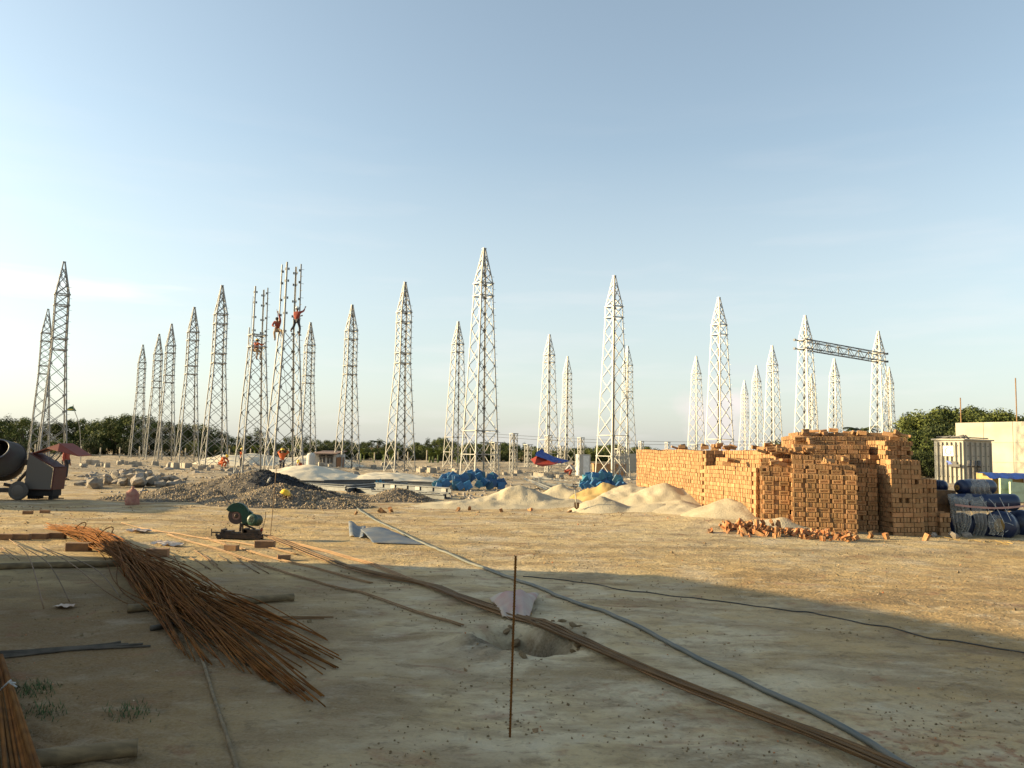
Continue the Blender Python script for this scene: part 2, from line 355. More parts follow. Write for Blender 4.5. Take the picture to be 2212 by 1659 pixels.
gm = bpy.data.materials.new('dry_site_earth'); gm.use_nodes = True; n = gm.node_tree; L = n.links; b = n.nodes['Principled BSDF']
b.inputs['Roughness'].default_value = 1.0; b.inputs['Specular IOR Level'].default_value = 0.08
tcg = n.nodes.new('ShaderNodeTexCoord')
def gnoise(scale, detail=6, stretch=(1, 1, 1), dist=0.0, rough=.5):
    mpn = n.nodes.new('ShaderNodeMapping'); mpn.inputs['Scale'].default_value = stretch; L.new(tcg.outputs['Object'], mpn.inputs[0])
    t = n.nodes.new('ShaderNodeTexNoise'); t.inputs['Scale'].default_value = scale; t.inputs['Detail'].default_value = detail
    t.inputs['Distortion'].default_value = dist; t.inputs['Roughness'].default_value = rough
    L.new(mpn.outputs[0], t.inputs[0]); return t.outputs[0]
def grange(src, a, b_, lo=0.0, hi=1.0):
    m_ = n.nodes.new('ShaderNodeMapRange'); m_.inputs[1].default_value = a; m_.inputs[2].default_value = b_
    m_.inputs[3].default_value = lo; m_.inputs[4].default_value = hi; L.new(src, m_.inputs[0]); return m_.outputs[0]
def gmix(fac, a, c):
    m_ = n.nodes.new('ShaderNodeMix'); m_.data_type = 'RGBA'; L.new(fac, m_.inputs[0])
    if isinstance(a, tuple): m_.inputs[6].default_value = (*a, 1)
    else: L.new(a, m_.inputs[6])
    if isinstance(c, tuple): m_.inputs[7].default_value = (*c, 1)
    else: L.new(c, m_.inputs[7])
    return m_.outputs[2]
def gmath(op, a, c):
    m_ = n.nodes.new('ShaderNodeMath'); m_.operation = op; m_.use_clamp = True
    for i_, s_ in enumerate((a, c)):
        if isinstance(s_, float): m_.inputs[i_].default_value = s_
        else: L.new(s_, m_.inputs[i_])
    return m_.outputs[0]
def zone(cx, cy, rx, ry, soft=.5, rz=0.0):
    """1 inside an ellipse of trodden or spilled material or painted pit shade, noise-edged"""
    mpn = n.nodes.new('ShaderNodeMapping'); mpn.vector_type = 'TEXTURE'; mpn.inputs['Location'].default_value = (cx, cy, 0)
    mpn.inputs['Rotation'].default_value = (0, 0, rz); mpn.inputs['Scale'].default_value = (rx, ry, 50)
    L.new(tcg.outputs['Object'], mpn.inputs[0])
    le = n.nodes.new('ShaderNodeVectorMath'); le.operation = 'LENGTH'; L.new(mpn.outputs[0], le.inputs[0])
    ad = n.nodes.new('ShaderNodeMath'); ad.operation = 'ADD'; L.new(le.outputs['Value'], ad.inputs[0]); L.new(edge, ad.inputs[1])
    return grange(ad.outputs[0], 1+soft, 1-soft)
edge = grange(gnoise(1.1, 5), 0, 1, -.8, .8)
big = grange(gnoise(.22, 4, dist=.4), .38, .62)
med = grange(gnoise(1.0, 7, (1, 1.7, 1), .6), .40, .62)
fine = grange(gnoise(6.0, 6, (1, 1.5, 1)), .35, .68)
grit = grange(gnoise(45.0, 4), .3, .75)
base = gmix(med, (0.46, 0.325, 0.145), (0.31, 0.20, 0.075))
base = gmix(gmath('MULTIPLY', big, .55), base, (0.48, 0.37, 0.20))
mud3 = gmath('MULTIPLY', zone(6.5, 9.5, 4.5, 6.0, .5), .55)
base = gmix(mud3, base, gmix(med, (0.33, 0.20, 0.075), (0.24, 0.148, 0.058)))
pale = gmath('MULTIPLY', zone(0.5, 8.2, 3.0, 5.5, .5, .25), gmath('ADD', med, .35))
base = gmix(gmath('MULTIPLY', pale, .85), base, (0.60, 0.50, 0.33))
mud = gmath('MULTIPLY', zone(-4.6, 7.0, 3.5, 4.8, .4), .88)
base = gmix(mud, base, gmix(med, (0.135, 0.068, 0.022), (0.185, 0.105, 0.038)))
mud2 = gmath('MULTIPLY', zone(1.2, 3.2, 5.0, 1.5, .4), .7)
base = gmix(mud2, base, gmix(med, (0.16, 0.095, 0.034), (0.25, 0.165, 0.068)))
pale2 = zone(5.0, 21.0, 7.0, 5.5, .4)
base = gmix(gmath('MULTIPLY', pale2, .75), base, (0.45, 0.36, 0.21))
field = zone(0, 90, 150, 62, .2)
base = gmix(field, base, gmix(med, (0.46, 0.38, 0.27), (0.31, 0.25, 0.17)))
streak = grange(gnoise(.55, 8, (1, 2.0, 1), .25, .65), .50, .60)
base = gmix(gmath('MULTIPLY', streak, .62), base, (0.185, 0.12, 0.055))
for (zx, zy, zl, zw, za) in ((4.6, 6.6, 3.6, .16, -.47), (5.2, 8.3, 4.2, .2, -.40), (3.4, 4.9, 3.0, .14, -.55), (6.5, 10.8, 4.0, .22, -.25), (-1.5, 15.2, 5.0, .25, .03), (4.0, 16.6, 6.0, .3, -.05)):
    base = gmix(gmath('MULTIPLY', zone(zx, zy, zl, zw, .9, za), .5), base, (0.15, 0.095, 0.045))
crumbs = gmath('MULTIPLY', zone(3.6, 5.2, 2.6, .5, .6, -.5), grange(gnoise(9.0, 6), .52, .62))
base = gmix(gmath('MULTIPLY', crumbs, .7), base, (0.24, 0.085, 0.035))
pit_shade = zone(.16, 8.40, .55, .38, .3, .64)
base = gmix(gmath('MULTIPLY', pit_shade, .85), base, (0.055, 0.047, 0.033))  # shade inside the dug hole painted into the soil colour
redd = grange(gnoise(1.7, 8, (1, 1.5, 1), 1.0), .60, .68)
base = gmix(gmath('MULTIPLY', redd, .45), base, (0.22, 0.085, 0.045))
blot = grange(gnoise(2.6, 9, (1, 1.6, 1), .15, .68), .55, .63)
base = gmix(gmath('MULTIPLY', blot, .55), base, (0.15, 0.10, 0.05))
chalk = grange(gnoise(1.9, 9, (1, 1.5, 1), .15, .68), .54, .68)
base = gmix(gmath('MULTIPLY', gmath('MULTIPLY', chalk, zone(2.2, 11.0, 5.5, 9.0, .4)), .6), base, (0.56, 0.48, 0.34))
spots = grange(gnoise(13.0, 5, (1, 1.4, 1), .5), .60, .68)
base = gmix(gmath('MULTIPLY', spots, .45), base, (0.13, 0.09, 0.055))
base = gmix(gmath('MULTIPLY', fine, .22), base, (0.22, 0.16, 0.10))
base = gmix(gmath('MULTIPLY', grit, .22), base, (0.50, 0.42, 0.30))
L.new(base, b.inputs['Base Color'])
hb = n.nodes.new('ShaderNodeMath'); hb.operation = 'ADD'
h1 = n.nodes.new('ShaderNodeMath'); h1.operation = 'MULTIPLY'; h1.inputs[1].default_value = .075; L.new(gnoise(3.0, 10, (1, 1.6, 1), .5, .62), h1.inputs[0])
h2 = n.nodes.new('ShaderNodeMath'); h2.operation = 'MULTIPLY'; h2.inputs[1].default_value = .022; L.new(gnoise(22.0, 6), h2.inputs[0])
L.new(h1.outputs[0], hb.inputs[0]); L.new(h2.outputs[0], hb.inputs[1])
bp = n.nodes.new('ShaderNodeBump'); bp.inputs['Strength'].default_value = 1.0; bp.inputs['Distance'].default_value = 1.0
L.new(hb.outputs[0], bp.inputs['Height']); L.new(bp.outputs[0], b.inputs['Normal'])
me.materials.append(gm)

# ------------------------------------------------------------------ unseen blocks added out of frame on the left to shade the yard
def caster(name, x0, x1, prof, label):
    root = empty(name, ((x0+x1)/2, prof[0][0], 0))
    m_ = MB(); yb = prof[0][0]
    pts = [(y-yb, z) for y, z in prof]
    poly = [(0, -0.1)]+pts+[(pts[-1][0], -0.1)]
    k = len(poly); hw = (x1-x0)/2
    m_.add([(-hw, y, z) for y, z in poly]+[(hw, y, z) for y, z in poly],
           [tuple(reversed(range(k))), tuple(range(k, 2*k))]+[(i, (i+1) % k, k+(i+1) % k, k+i) for i in range(k)])
    m_.build('wall', M['casterwall'], root)
    r_ = MB()
    for i in range(len(pts)-1):
        r_.bar((0, pts[i][0], pts[i][1]+.04), (0, pts[i+1][0], pts[i+1][1]+.04), x1-x0+.3, .06, (0, 0, 1))
    r_.build('roof', M['tinroof'], root)
    tag(root, label, 'caster')
caster('unseen_yard_caster', -20, -12.0, [(-14, 4.6), (-2, 5.0), (6.0, 5.0), (9.2, 4.85), (11.2, 4.45), (13.3, 3.95), (14.1, 3.8)], 'long added unseen shadow shed beside the yard, out of frame on the left')  # added unseen, roof heights shaped to set the foreground shade edge
caster('unseen_band_caster', -27, -21.5, [(23.5, 3.0), (25.5, 3.0), (27.2, 2.5)], 'low unseen shadow caster added beyond the left edge, level with the cement mixer')  # added unseen to throw the dark band across the left

# ------------------------------------------------------------------ heaps
def heap(name, bumps, mt, x0, x1, y0, y1, label, cat, n1=90, n2=60, rough=.06, rs=1.0, kind='stuff', cut=0.012, ridge=0.0, extra=None, black=None):
    """bumps: (x, y, height, rx, ry, power)"""
    gx = np.linspace(x0, x1, n1); gy = np.linspace(y0, y1, n2); XX, YY = np.meshgrid(gx, gy)
    H = np.zeros_like(XX)
    for (bx, by, bh, rx, ry, pw) in bumps:
        d = np.sqrt(((XX-bx)/rx)**2+((YY-by)/ry)**2)*(1+.25*fbm(XX/rs*0.7+bx, YY/rs*0.7, 3))
        H = np.maximum(H, bh*np.clip(1-d, 0, 1)**pw)
    H = H+(H > .02)*rough*fbm(XX/rs, YY/rs, 5)*np.clip(H*4, 0, 1)
    H = H+.05*np.clip(H*3, 0, 1)*fbm(XX*3.1, YY*3.1, 3)
    if ridge: H = H-ridge*np.abs(fbm(XX*2.3, YY*.8, 3))*np.clip(H*3, 0, 1)
    T = terrain(XX, YY)
    Z = T+H-0.03
    vs = np.stack([XX.ravel(), YY.ravel(), Z.ravel()], 1); keep = (H > cut)
    fs = []
    for j in range(n2-1):
        for i in range(n1-1):
            if keep[j, i] or keep[j, i+1] or keep[j+1, i] or keep[j+1, i+1]:
                a = j*n1+i; fs.append((a, a+1, a+1+n1, a+n1))
    used = sorted({q for f in fs for q in f}); mp_ = {q: k for k, q in enumerate(used)}
    m_ = MB(); m_.add([tuple(vs[q]) for q in used], [tuple(mp_[q] for q in f) for f in fs])
    if black:
        for k_, f in enumerate(fs):
            q_ = f[0]
            if black(vs[q_][0], vs[q_][1]): m_.mi[k_] = 2
    if extra: extra(m_, gx, gy, H, Z)
    o = m_.build(name, mt, smooth=True); tag(o, label, cat, None, kind)
    return o, (gx, gy, H, Z)
def stones(cnt, smin, smax, test=None, second=None):
    def fn(m_, gx, gy, H, Z):
        m_.cur = 1; k = 0; tries = 0
        ico = [(0, 0, 1), (.9, 0, .1), (.1, .9, 0), (-.8, .1, .1), (0, -.9, -.1), (0, 0, -.9)]
        fcs = [(0, 1, 2), (0, 2, 3), (0, 3, 4), (0, 4, 1), (5, 2, 1), (5, 3, 2), (5, 4, 3), (5, 1, 4)]
        while k < cnt and tries < cnt*6:
            tries += 1
            i = random.randrange(len(gx)-1); j = random.randrange(len(gy)-1)
            if H[j, i] < .03: continue
            x = gx[i]+random.random()*(gx[1]-gx[0]); y = gy[j]+random.random()*(gy[1]-gy[0])
            if test and not test(x, y): continue
            z = Z[j, i]; s_ = random.uniform(smin, smax); rot = Euler((random.random()*6, random.random()*6, random.random()*6)).to_matrix()
            m_.cur = 2 if (second and second(x, y)) else 1
            m_.add([tuple(rot @ Vector((a*s_*random.uniform(.7, 1.3), b*s_*random.uniform(.6, 1.1), c*s_*random.uniform(.5, 1)))+Vector((x, y, z+s_*.3))) for a, b, c in ico], fcs); k += 1
        m_.cur = 0
    return fn
# grey gravel: main ridge and nearer lobe
g1 = PY(560, 1013, 29.5); g2 = PY(610, 1048, 27.3)
def blackside(x, y): return (g1.x-.1 < x < g1.x+3.2) and abs(y-(29.25-.26*(x-g1.x))) < .95-.12*(x-g1.x)  # black stone and the crest's shaded slope, both put into the colour
heap('gravel_heap', [(g1.x, 29.5, g1.z*1.05, 3.3, 2.2, .95), (g1.x-1.2, 29.2, .75, 3.6, 2.2, 1.1), (g2.x+.1, 26.9, .72, 2.6, 1.7, .95), (g1.x-2.6, 28.4, .45, 2.6, 1.8, 1.2), (g1.x+1.6, 29.2, .62, 2.4, 1.6, 1.1), (g2.x+1.9, 26.4, .38, 1.4, 1.2, 1)],
     [M['gravelbed'], M['gravel'], M['gravelblack']], g1.x-6.5, g1.x+5.5, 23.5, 33.5, 'grey crushed stone heap with a black and shade-darkened patch on its crest, behind the green saw', 'gravel', 150, 110, .12, .8, extra=stones(10500, .022, .055, second=blackside), black=blackside)
g3 = G(845, 1085)
heap('small_gravel_heap', [(g3.x, g3.y+.9, .50, 1.5, 1.3, .9), (g3.x-1.6, g3.y+.9, .28, 1.8, 1.2, 1)], [M['gravelbed'], M['gravel']], g3.x-4, g3.x+2.5, g3.y-1.2, g3.y+3,
     'small brown gravel heap in front of the stacked steel sections', 'gravel', 80, 50, .07, .5, extra=stones(2600, .02, .05))
wsd = PY(678, 1007, 45)
heap('white_sand_heap', [(wsd.x, 45, wsd.z*1.18, 3.9, 3.0, .72), (wsd.x+3.4, 45.2, wsd.z-.25, 3.6, 2.8, .7)], M['sandwhite'], wsd.x-6, wsd.x+9.5, 40.5, 49.5, 'smooth whitish sand heap behind the gravel and the steel sections', 'sand', 110, 80, .03, 3)
s1 = PY(1118, 1052, 28.2); s2 = PY(1300, 1060, 28.5); s3 = PY(1430, 1063, 27.0); s4 = PY(1297, 1082, 25.2); s5 = PY(1215, 1075, 29.5)
heap('pale_sand_heap', [(s1.x, 28.2, s1.z*1.08, 2.0, 1.7, .95), (s1.x-.3, 28.0, .42, 3.4, 2.2, 1.0), (s1.x-1.6, 27.5, .3, 2.2, 1.6, 1.1), (s3.x, 26.8, s3.z, 1.9, 1.7, .95), (s3.x+.8, 26.4, .4, 2.3, 1.9, 1.0), (s3.x-1.0, 28, .55, 2, 2, 1), (s4.x, 25.2, s4.z*1.1, 1.05, 1.1, .95), (s4.x+1.6, 24.6, .26, 1.3, 1.0, 1), (s4.x+3.0, 24.0, .2, 1.1, .8, 1), (s5.x-.1, 29.8, .6, 1.5, 1.6, 1)],
     M['sand'], s1.x-5.5, s3.x+4.5, 22, 32.5, 'pale sand heaps spread in front of the blue plates, left of the brick stacks', 'sand', 170, 110, .07, .9, ridge=.12)
heap('golden_sand_heap', [(s2.x+.05, 28.3, s2.z*1.08, 1.5, 1.3, .85), (s2.x+1.3, 28.0, s2.z-.16, 1.8, 1.5, .95)], M['sandgold'], s2.x-2.3, s2.x+3.4, 26, 31, 'dug golden sand heap with a shovel standing beside it', 'sand', 80, 60, .12, .5, ridge=.2)
b1 = G(1520, 1120)
heap('sand_drift', [(6.1, 22.6, .42, 1.4, 1.8, 1.0), (5.2, 24.6, .32, 1.2, 2.0, 1.0), (6.8, 20.3, .25, 1.0, .55, 1.0)], M['sand'], 3.8, 8.0, 19.3, 27.3, 'low sand drift lying against the foot of the brick stacks', 'sand', 80, 90, .06, .7)
# spoil mounds far back on the left
m1 = PY(690, 982, 78)
heap('spoil_mound', [(m1.x-7, 78, 1.25, 4.5, 4, .6), (m1.x-1, 78, .95, 5, 4, .7)], M['sandwhite'], m1.x-14, m1.x+8, 72, 84, 'pale flat-topped spoil mound behind the unfinished towers', 'soil', 60, 40, .4, 2)
# ------------------------------------------------------------------ lattice towers
TH = R(35)
def corners(w_): h = w_/2; return [(-h, -h), (h, -h), (h, h), (-h, h)]
def wid(z, prof):
    for (z0, w0), (z1, w1) in zip(prof, prof[1:]):
        if z <= z1: return w0+(w1-w0)*(z-z0)/(z1-z0)
    return prof[-1][1]
def legs_mb(i, prof, zs, legw=.075, gusset=True, ztop=None):
    m_ = MB(); sx = (-1, 1, 1, -1)[i]; sy = (-1, -1, 1, 1)[i]
    pts = []
    for z, w_ in prof:
        if ztop is not None and z > ztop: break
        pts.append((z, w_))
    if ztop is not None: pts.append((ztop, wid(ztop, prof)))
    for (z0, w0), (z1, w1) in zip(pts, pts[1:]):
        p = Vector((sx*w0/2, sy*w0/2, z0)); q = Vector((sx*w1/2, sy*w1/2, z1))
        m_.bar(p-Vector((sx*legw/2, 0, 0)), q-Vector((sx*legw/2, 0, 0)), legw, .022, (0, 1, 0))
        m_.bar(p-Vector((0, sy*(legw/2+.012), 0)), q-Vector((0, sy*(legw/2+.012), 0)), .022, legw, (0, 1, 0))
    if gusset:
        for z in zs:
            if ztop is not None and z > ztop: continue
            w_ = wid(z, prof)
            m_.box((sx*(w_/2-.10), sy*(w_/2+.014), z), (.13, .012, .12)); m_.box((sx*(w_/2+.014), sy*(w_/2-.10), z), (.012, .13, .12))
    # foot plate
    w0 = prof[0][1]; m_.box((sx*(w0/2-.03), sy*(w0/2-.03), .02), (.3, .3, .035))
    return m_
def face_pts(i, z, prof, ins=.03):
    w_ = wid(z, prof)-ins*2
    c = corners(w_); a = c[i]; b_ = c[(i+1) % 4]
    return Vector((a[0], a[1], z)), Vector((b_[0], b_[1], z))
def face_mb(i, prof, zs, dw=.038):
    m_ = MB(); nrm = [Vector((0, -1, 0)), Vector((1, 0, 0)), Vector((0, 1, 0)), Vector((-1, 0, 0))][i]
    for z0, z1 in zip(zs, zs[1:]):
        a0, b0 = face_pts(i, z0, prof); a1, b1_ = face_pts(i, z1, prof)
        m_.bar(a0+nrm*.022, b1_+nrm*.022, .014, dw, nrm.cross(Vector((0, 0, 1)))) if False else m_.bar(a0+nrm*.02, b1_+nrm*.02, dw, .014, nrm)
        m_.bar(b0-nrm*.004, a1-nrm*.004, dw, .014, nrm)
    return m_
def horiz(m_, z, prof, h=.09, cross=True):
    for i in range(4):
        a, b_ = face_pts(i, z, prof, .0)
        nrm = [Vector((0, -1, 0)), Vector((1, 0, 0)), Vector((0, 1, 0)), Vector((-1, 0, 0))][i]
        m_.bar(a+nrm*.04, b_+nrm*.04, h, .05, nrm)
    if cross:
        w_ = wid(z, prof)/2-.04
        m_.bar((-w_, -w_, z+.01), (w_, w_, z+.01), .05, .02); m_.bar((-w_, w_, z-.02), (w_, -w_, z-.02), .05, .02)
def footing(root, w0, size=.75, h=.42):
    for i in range(4):
        sx = (-1, 1, 1, -1)[i]; sy = (-1, -1, 1, 1)[i]; f = MB()
        s_ = size/2; t_ = s_*.92
        f.add([(-s_, -s_, -h), (s_, -s_, -h), (s_, s_, -h), (-s_, s_, -h), (-t_, -t_, 0), (t_, -t_, 0), (t_, t_, 0), (-t_, t_, 0)], MB.BF)
        o = f.build('footing', M['concrete'], root); o.location = (sx*w0/2, sy*w0/2, 0)
def make_tower(kind, label, cat='tower', name='lattice_tower', stop=None):
    root = empty(name, (0, 0, 0), TH); tag(root, label, cat)
    if kind == 1:
        prof = [(0, 1.85), (11.85, .95), (12.67, .93), (15.0, .16)]
        body = [0.05, 1.62, 3.12, 4.62, 6.02, 7.32, 8.52, 9.72, 10.8, 11.85]; rings = [(11.85, 12.67)]; mid = []; hz = [3.12, 1.62]
    else:
        prof = [(0, 1.85), (8.55, .96), (12.6, .90), (15.0, .16)]
        body = [0.05, 1.5, 2.85, 4.1, 5.3, 6.45, 7.5, 8.55]; rings = [(8.55, 9.35), (11.8, 12.6)]; mid = [9.35, 9.95, 10.56, 11.18, 11.8]; hz = []
    zs_all = sorted(set(body[1:]+mid+[r for q in rings for r in q]+[13.3, 14.0]))
    full = stop is None
    for i in range(4):
        lt = None
        if not full: lt = stop['legs'][i]
        legs_mb(i, prof, zs_all if full else [z for z in zs_all if z <= stop['brace']], ztop=lt).build('leg', M['galv'], root)
    def cut(zs): return zs if full else [z for z in zs if z <= stop['brace']+.01]
    for i in range(4):
        m_ = face_mb(i, prof, cut(body))
        for seg in [mid]+[list(q) for q in rings]:
            sg = cut(seg)
            if len(sg) > 1:
                f2 = face_mb(i, prof, sg); m_.add(f2.v, f2.f)
        m_.build('bracing', M['galv'], root)
    for q in (rings if full or stop['rings'] else []):
        if full or q[0] <= stop['brace']:
            for zz in q:
                if full or zz <= stop['brace']+.01: m_ = MB(); horiz(m_, zz, prof, .065); m_.build('ring_frame', M['galv'], root)
    if hz:
        for z in hz: m_ = MB(); horiz(m_, z, prof, .05, False); m_.build('girt', M['galv'], root)
    if full:
        m_ = MB(); pz = [rings[-1][1], 13.3, 14.0, 14.55]
        for i in range(4):
            f2 = face_mb(i, prof, pz, .05); m_.add(f2.v, f2.f)
        m_.build('peak_bracing', M['galv'], root); m_ = MB(); m_.box((0, 0, 15.0), (.22, .22, .06)); m_.build('peak_cap', M['galv'], root)
    sb = MB(); z = 2.2; side = 1
    while z < (13.2 if full else stop['legs'][1]-.3):
        w_ = wid(z, prof)/2; sb.bar((w_, -w_, z), (w_+.16*(side > 0)+.0, -w_-.16*(side < 0), z), .02, .02); z += .42; side = -side
    sb.build('step_bolts', M['galv'], root)
    footing(root, 1.85)
    return root
GL = 'galvanised lattice gantry towers'
t1 = make_tower(1, ''); t2 = make_tower(2, '')
TW = [  # disp x, disp y of the apex, type, label
 (1046, 537, 1, 'tallest lattice tower in the middle of the photo, right of the blue plate pile'),
 (1327, 596, 1, 'tall pale lattice tower just left of the left end of the brick stacks'),
 (1553, 643, 1, 'tall white-looking tower in front of the pink cloud, above the brick stacks'),
 (1739, 682, 1, 'tower carrying the left end of the dark horizontal beam'),
 (1897, 716, 1, 'tower carrying the right end of the dark horizontal beam'),
 (990, 695, 1, 'tower standing close behind the left side of the tallest middle tower'),
 (1187, 723, 1, 'single-ring tower right behind the blue and red tarpaulin'),
 (1668, 747, 1, 'largest of the three towers bunched left of the beam-carrying tower'),
 (1504, 770, 1, 'small tower just left of the tower that stands before the pink cloud'),
 (1634, 790, 1, 'middle-sized tower of the bunch of three left of the beam, between its two neighbours'),
 (1802, 775, 1, 'small tower seen under the middle of the dark horizontal beam'),
 (139, 566, 2, 'leftmost tall tower leaning over the cement mixer, nearer of its pair'),
 (104, 668, 2, 'farther tower of the pair behind the cement mixer, at the far left'),
 (309, 745, 2, 'smallest tower at the left end of the left row of towers'),
 (344, 722, 2, 'second tower from the left end of the left row, close to its right neighbour'),
 (371, 700, 2, 'third tower from the left end of the left row, overlapping the second'),
 (420, 664, 2, 'medium tower between the bunch of three and the tower beside the climbers'),
 (480, 617, 2, 'tall finished tower just left of the unfinished towers with climbers'),
 (761, 659, 2, 'tower above the white sand heap and the small white house'),
 (875, 610, 2, 'isolated double-ring tower between the white sand heap and the blue plates'),
 (671, 697, 2, 'finished tower close behind the right side of the larger unfinished tower'),
 (1226, 770, 2, 'thin distant tower just right of the tower behind the tarpaulin'),
 (1356, 748, 2, 'distant tower peeping out right behind the tower at the end of the brick stacks'),
 (1608, 822, 2, 'smallest distant tower right of the pink cloud'),
 (1752, 808, 2, 'distant tower seen through the legs of the left beam-carrying tower'),
 (1920, 793, 2, 'distant tower half hidden behind the right beam-carrying tower'),
]
used = {1: False, 2: False}; TPOS = {}
for (dx, dy, k, lab) in TW:
    p = P(dx, dy, 15.0); src = t1 if k == 1 else t2
    o = src if not used[k] else copy_tree(src); used[k] = True
    o.location = (p.x, p.y, 0.0); tag(o, lab, 'tower', GL); TPOS[(dx, dy)] = p
# the two unfinished towers
pA = P(630, 571, 12.6); ut = make_tower(2, 'unfinished nearer tower with four bare legs and two climbers, no peak', stop={'brace': 8.56, 'legs': [12.6, 12.6, 12.6, 12.6], 'rings': False}, name='unfinished_tower')
ut.location = (pA.x, pA.y, 0); ut['group'] = 'unfinished lattice towers'; UA = ut
pB = P(561, 622, 12.6); ut2 = make_tower(2, 'unfinished farther tower with three bare legs and one seated worker on its ring', stop={'brace': 9.36, 'legs': [12.6, 12.6, 12.6, 9.9], 'rings': True}, name='unfinished_tower')
ut2.location = (pB.x, pB.y, 0); ut2['group'] = 'unfinished lattice towers'; UB = ut2
# bolt plates on the bare legs
for u_, legs_ in ((UA, (0, 1, 2, 3)), (UB, (0, 1, 2))):
    prof = [(0, 1.85), (8.55, .96), (12.6, .90), (15.0, .16)]
    for i in legs_:
        m_ = MB(); sx = (-1, 1, 1, -1)[i]; sy = (-1, -1, 1, 1)[i]
        for z in (9.6, 10.5, 11.5, 12.2):
            w_ = wid(z, prof)/2; m_.box((sx*(w_-.13), sy*(w_+.03), z), (.09, .02, .14)); m_.box((sx*(w_+.03), sy*(w_-.13), z), (.02, .09, .14))
        m_.build('bolt_plate', M['galvmid'], u_)

# beam between the two right towers
a = TPOS[(1739, 682)]; b_ = TPOS[(1897, 716)]
d = Vector((b_.x-a.x, b_.y-a.y, 0)); Ln = d.length; ang = math.atan2(d.y, d.x)
beam = empty('gantry_beam', (a.x, a.y, 11.85), ang); tag(beam, 'dark horizontal lattice beam joining the tops of two right-hand towers', 'beam')
x0, x1, hw = -.95, Ln+.75, .52
for sy in (-1, 1):
    for z in (0, .82):
        m_ = MB(); m_.bar((x0, sy*hw, z), (x1, sy*hw, z), .09, .09)
        for e in (x0, x1): m_.box((e, sy*hw, z), (.16, .2, .2))
        m_.build('chord', M['galv_dark'], beam)  # the beam's shade side is put into this darker steel
nseg = 14
for face in range(4):
    m_ = MB()
    for k in range(nseg):
        xa = x0+.9+(x1-x0-1.8)*k/nseg; xb = x0+.9+(x1-x0-1.8)*(k+1)/nseg
        if k % 2: xa, xb = xb, xa
        if face < 2:
            y = (-hw, hw)[face]+(-.05, .05)[face]; m_.bar((xa, y, 0), (xb, y, .82), .04, .04)
            m_.bar((xb, y*.9, 0), (xb, y*.9, .82), .045, .045)
        else:
            z = (0, .82)[face-2]+(-.05, .05)[face-2]; m_.bar((xa, -hw, z), (xb, hw, z), .04, .04)
    m_.build('lacing', M['galv_dark'] if face != 0 else M['galv'], beam)

# short lattice posts (equipment supports)
def make_post(h, w_, cap):
    root = empty('support_post', (0, 0, 0), TH); prof = [(0, w_), (h, w_)]
    for i in range(4):
        legs_mb(i, prof, [], .05, False).build('leg', M['galv'], root)
        k = int(round(h/(w_*1.15))); zs = [0.05+(h-.1)*j/k for j in range(k+1)]
        face_mb(i, prof, zs, .035).build('bracing', M['galv'], root)
    m_ = MB(); m_.box((0, 0, h+.04), (w_*1.15 if not cap else w_*1.35, w_*1.15 if not cap else w_*1.35, .07)); m_.build('cap_plate', M['galv'], root)
    footing(root, w_, .5, .35) if cap else None
    f = MB(); f.box((0, 0, -.2), (w_+.45, w_+.45, .38)); f.build('footing', M['concrete'], root) if not cap else None
    return root
ph = make_post(3.2, .46, False); pl = make_post(2.5, .58, True)
PS = [(1110, 936, 1, 'tall slim lattice post right of the tallest middle tower'), (1255, 945, 1, 'tall slim lattice post left of the nearest blue plate pile tower, beside the white cabinet'),
      (1185, 940, 1, 'tall slim lattice post in front of the blue and red tarpaulin'), (1385, 953, 1, 'slim lattice post peeping over the left end of the brick stacks'),
      (1442, 955, 1, 'slim lattice post top showing over the brick stacks, left of the small tower'), (1501, 961, 1, 'slim post top barely above the bricks below the small tower'),
      (1071, 955, 2, 'short wide lattice post in front of the tallest middle tower, on its right'), (1141, 960, 2, 'short wide lattice post at the red end of the tarpaulin'),
      (1212, 963, 2, 'short wide lattice post under the right wing of the blue tarpaulin'), (1339, 969, 2, 'short wide lattice post behind the tower left of the brick stacks')]
up = {1: False, 2: False}
for dx, dy, k, lab in PS:
    h = 3.27 if k == 1 else 2.57; p = P(dx, dy, h); lim = {(1339): 62, 1501: 88}.get(dx)
    if lim: p = PY(dx, dy, lim)
    src = ph if k == 1 else pl; o = src if not up[k] else copy_tree(src); up[k] = True
    o.location = (p.x, p.y, min(0.0, p.z-h) if lim else 0.0); tag(o, lab, 'lattice post', 'short lattice support posts')

# free concrete stubs awaiting towers, in rows over the field
fb = MB(); fb.add([(-.3, -.3, -.1), (.3, -.3, -.1), (.3, .3, -.1), (-.3, .3, -.1), (-.26, -.26, .42), (.26, -.26, .42), (.26, .26, .42), (-.26, .26, .42)], MB.BF)
for sx in (-.14, .14):
    for sy in (-.14, .14): fb.tube([(sx, sy, .4), (sx, sy, .62)], .016, 5)
first = fb.build('concrete_stub', M['concrete']); k = 0
spots = []
for dx, dy in [(430, 1013), (905, 1022), (930, 1018), (960, 1028), (985, 1023), (1010, 1030), (240, 1003), (262, 1006), (345, 1010), (402, 1012), (455, 1015), (196, 1008), (218, 1004), (700, 1012), (815, 1012), (842, 1006), (1098, 1028), (1160, 1034), (1232, 1036)]:
    p = G(dx, dy)
    for q in range(2 if dx % 2 else 4):
        spots.append((p.x+(q % 2)*1.3*math.cos(TH)-(q//2)*1.3*math.sin(TH), p.y+(q % 2)*1.3*math.sin(TH)+(q//2)*1.3*math.cos(TH), dx))
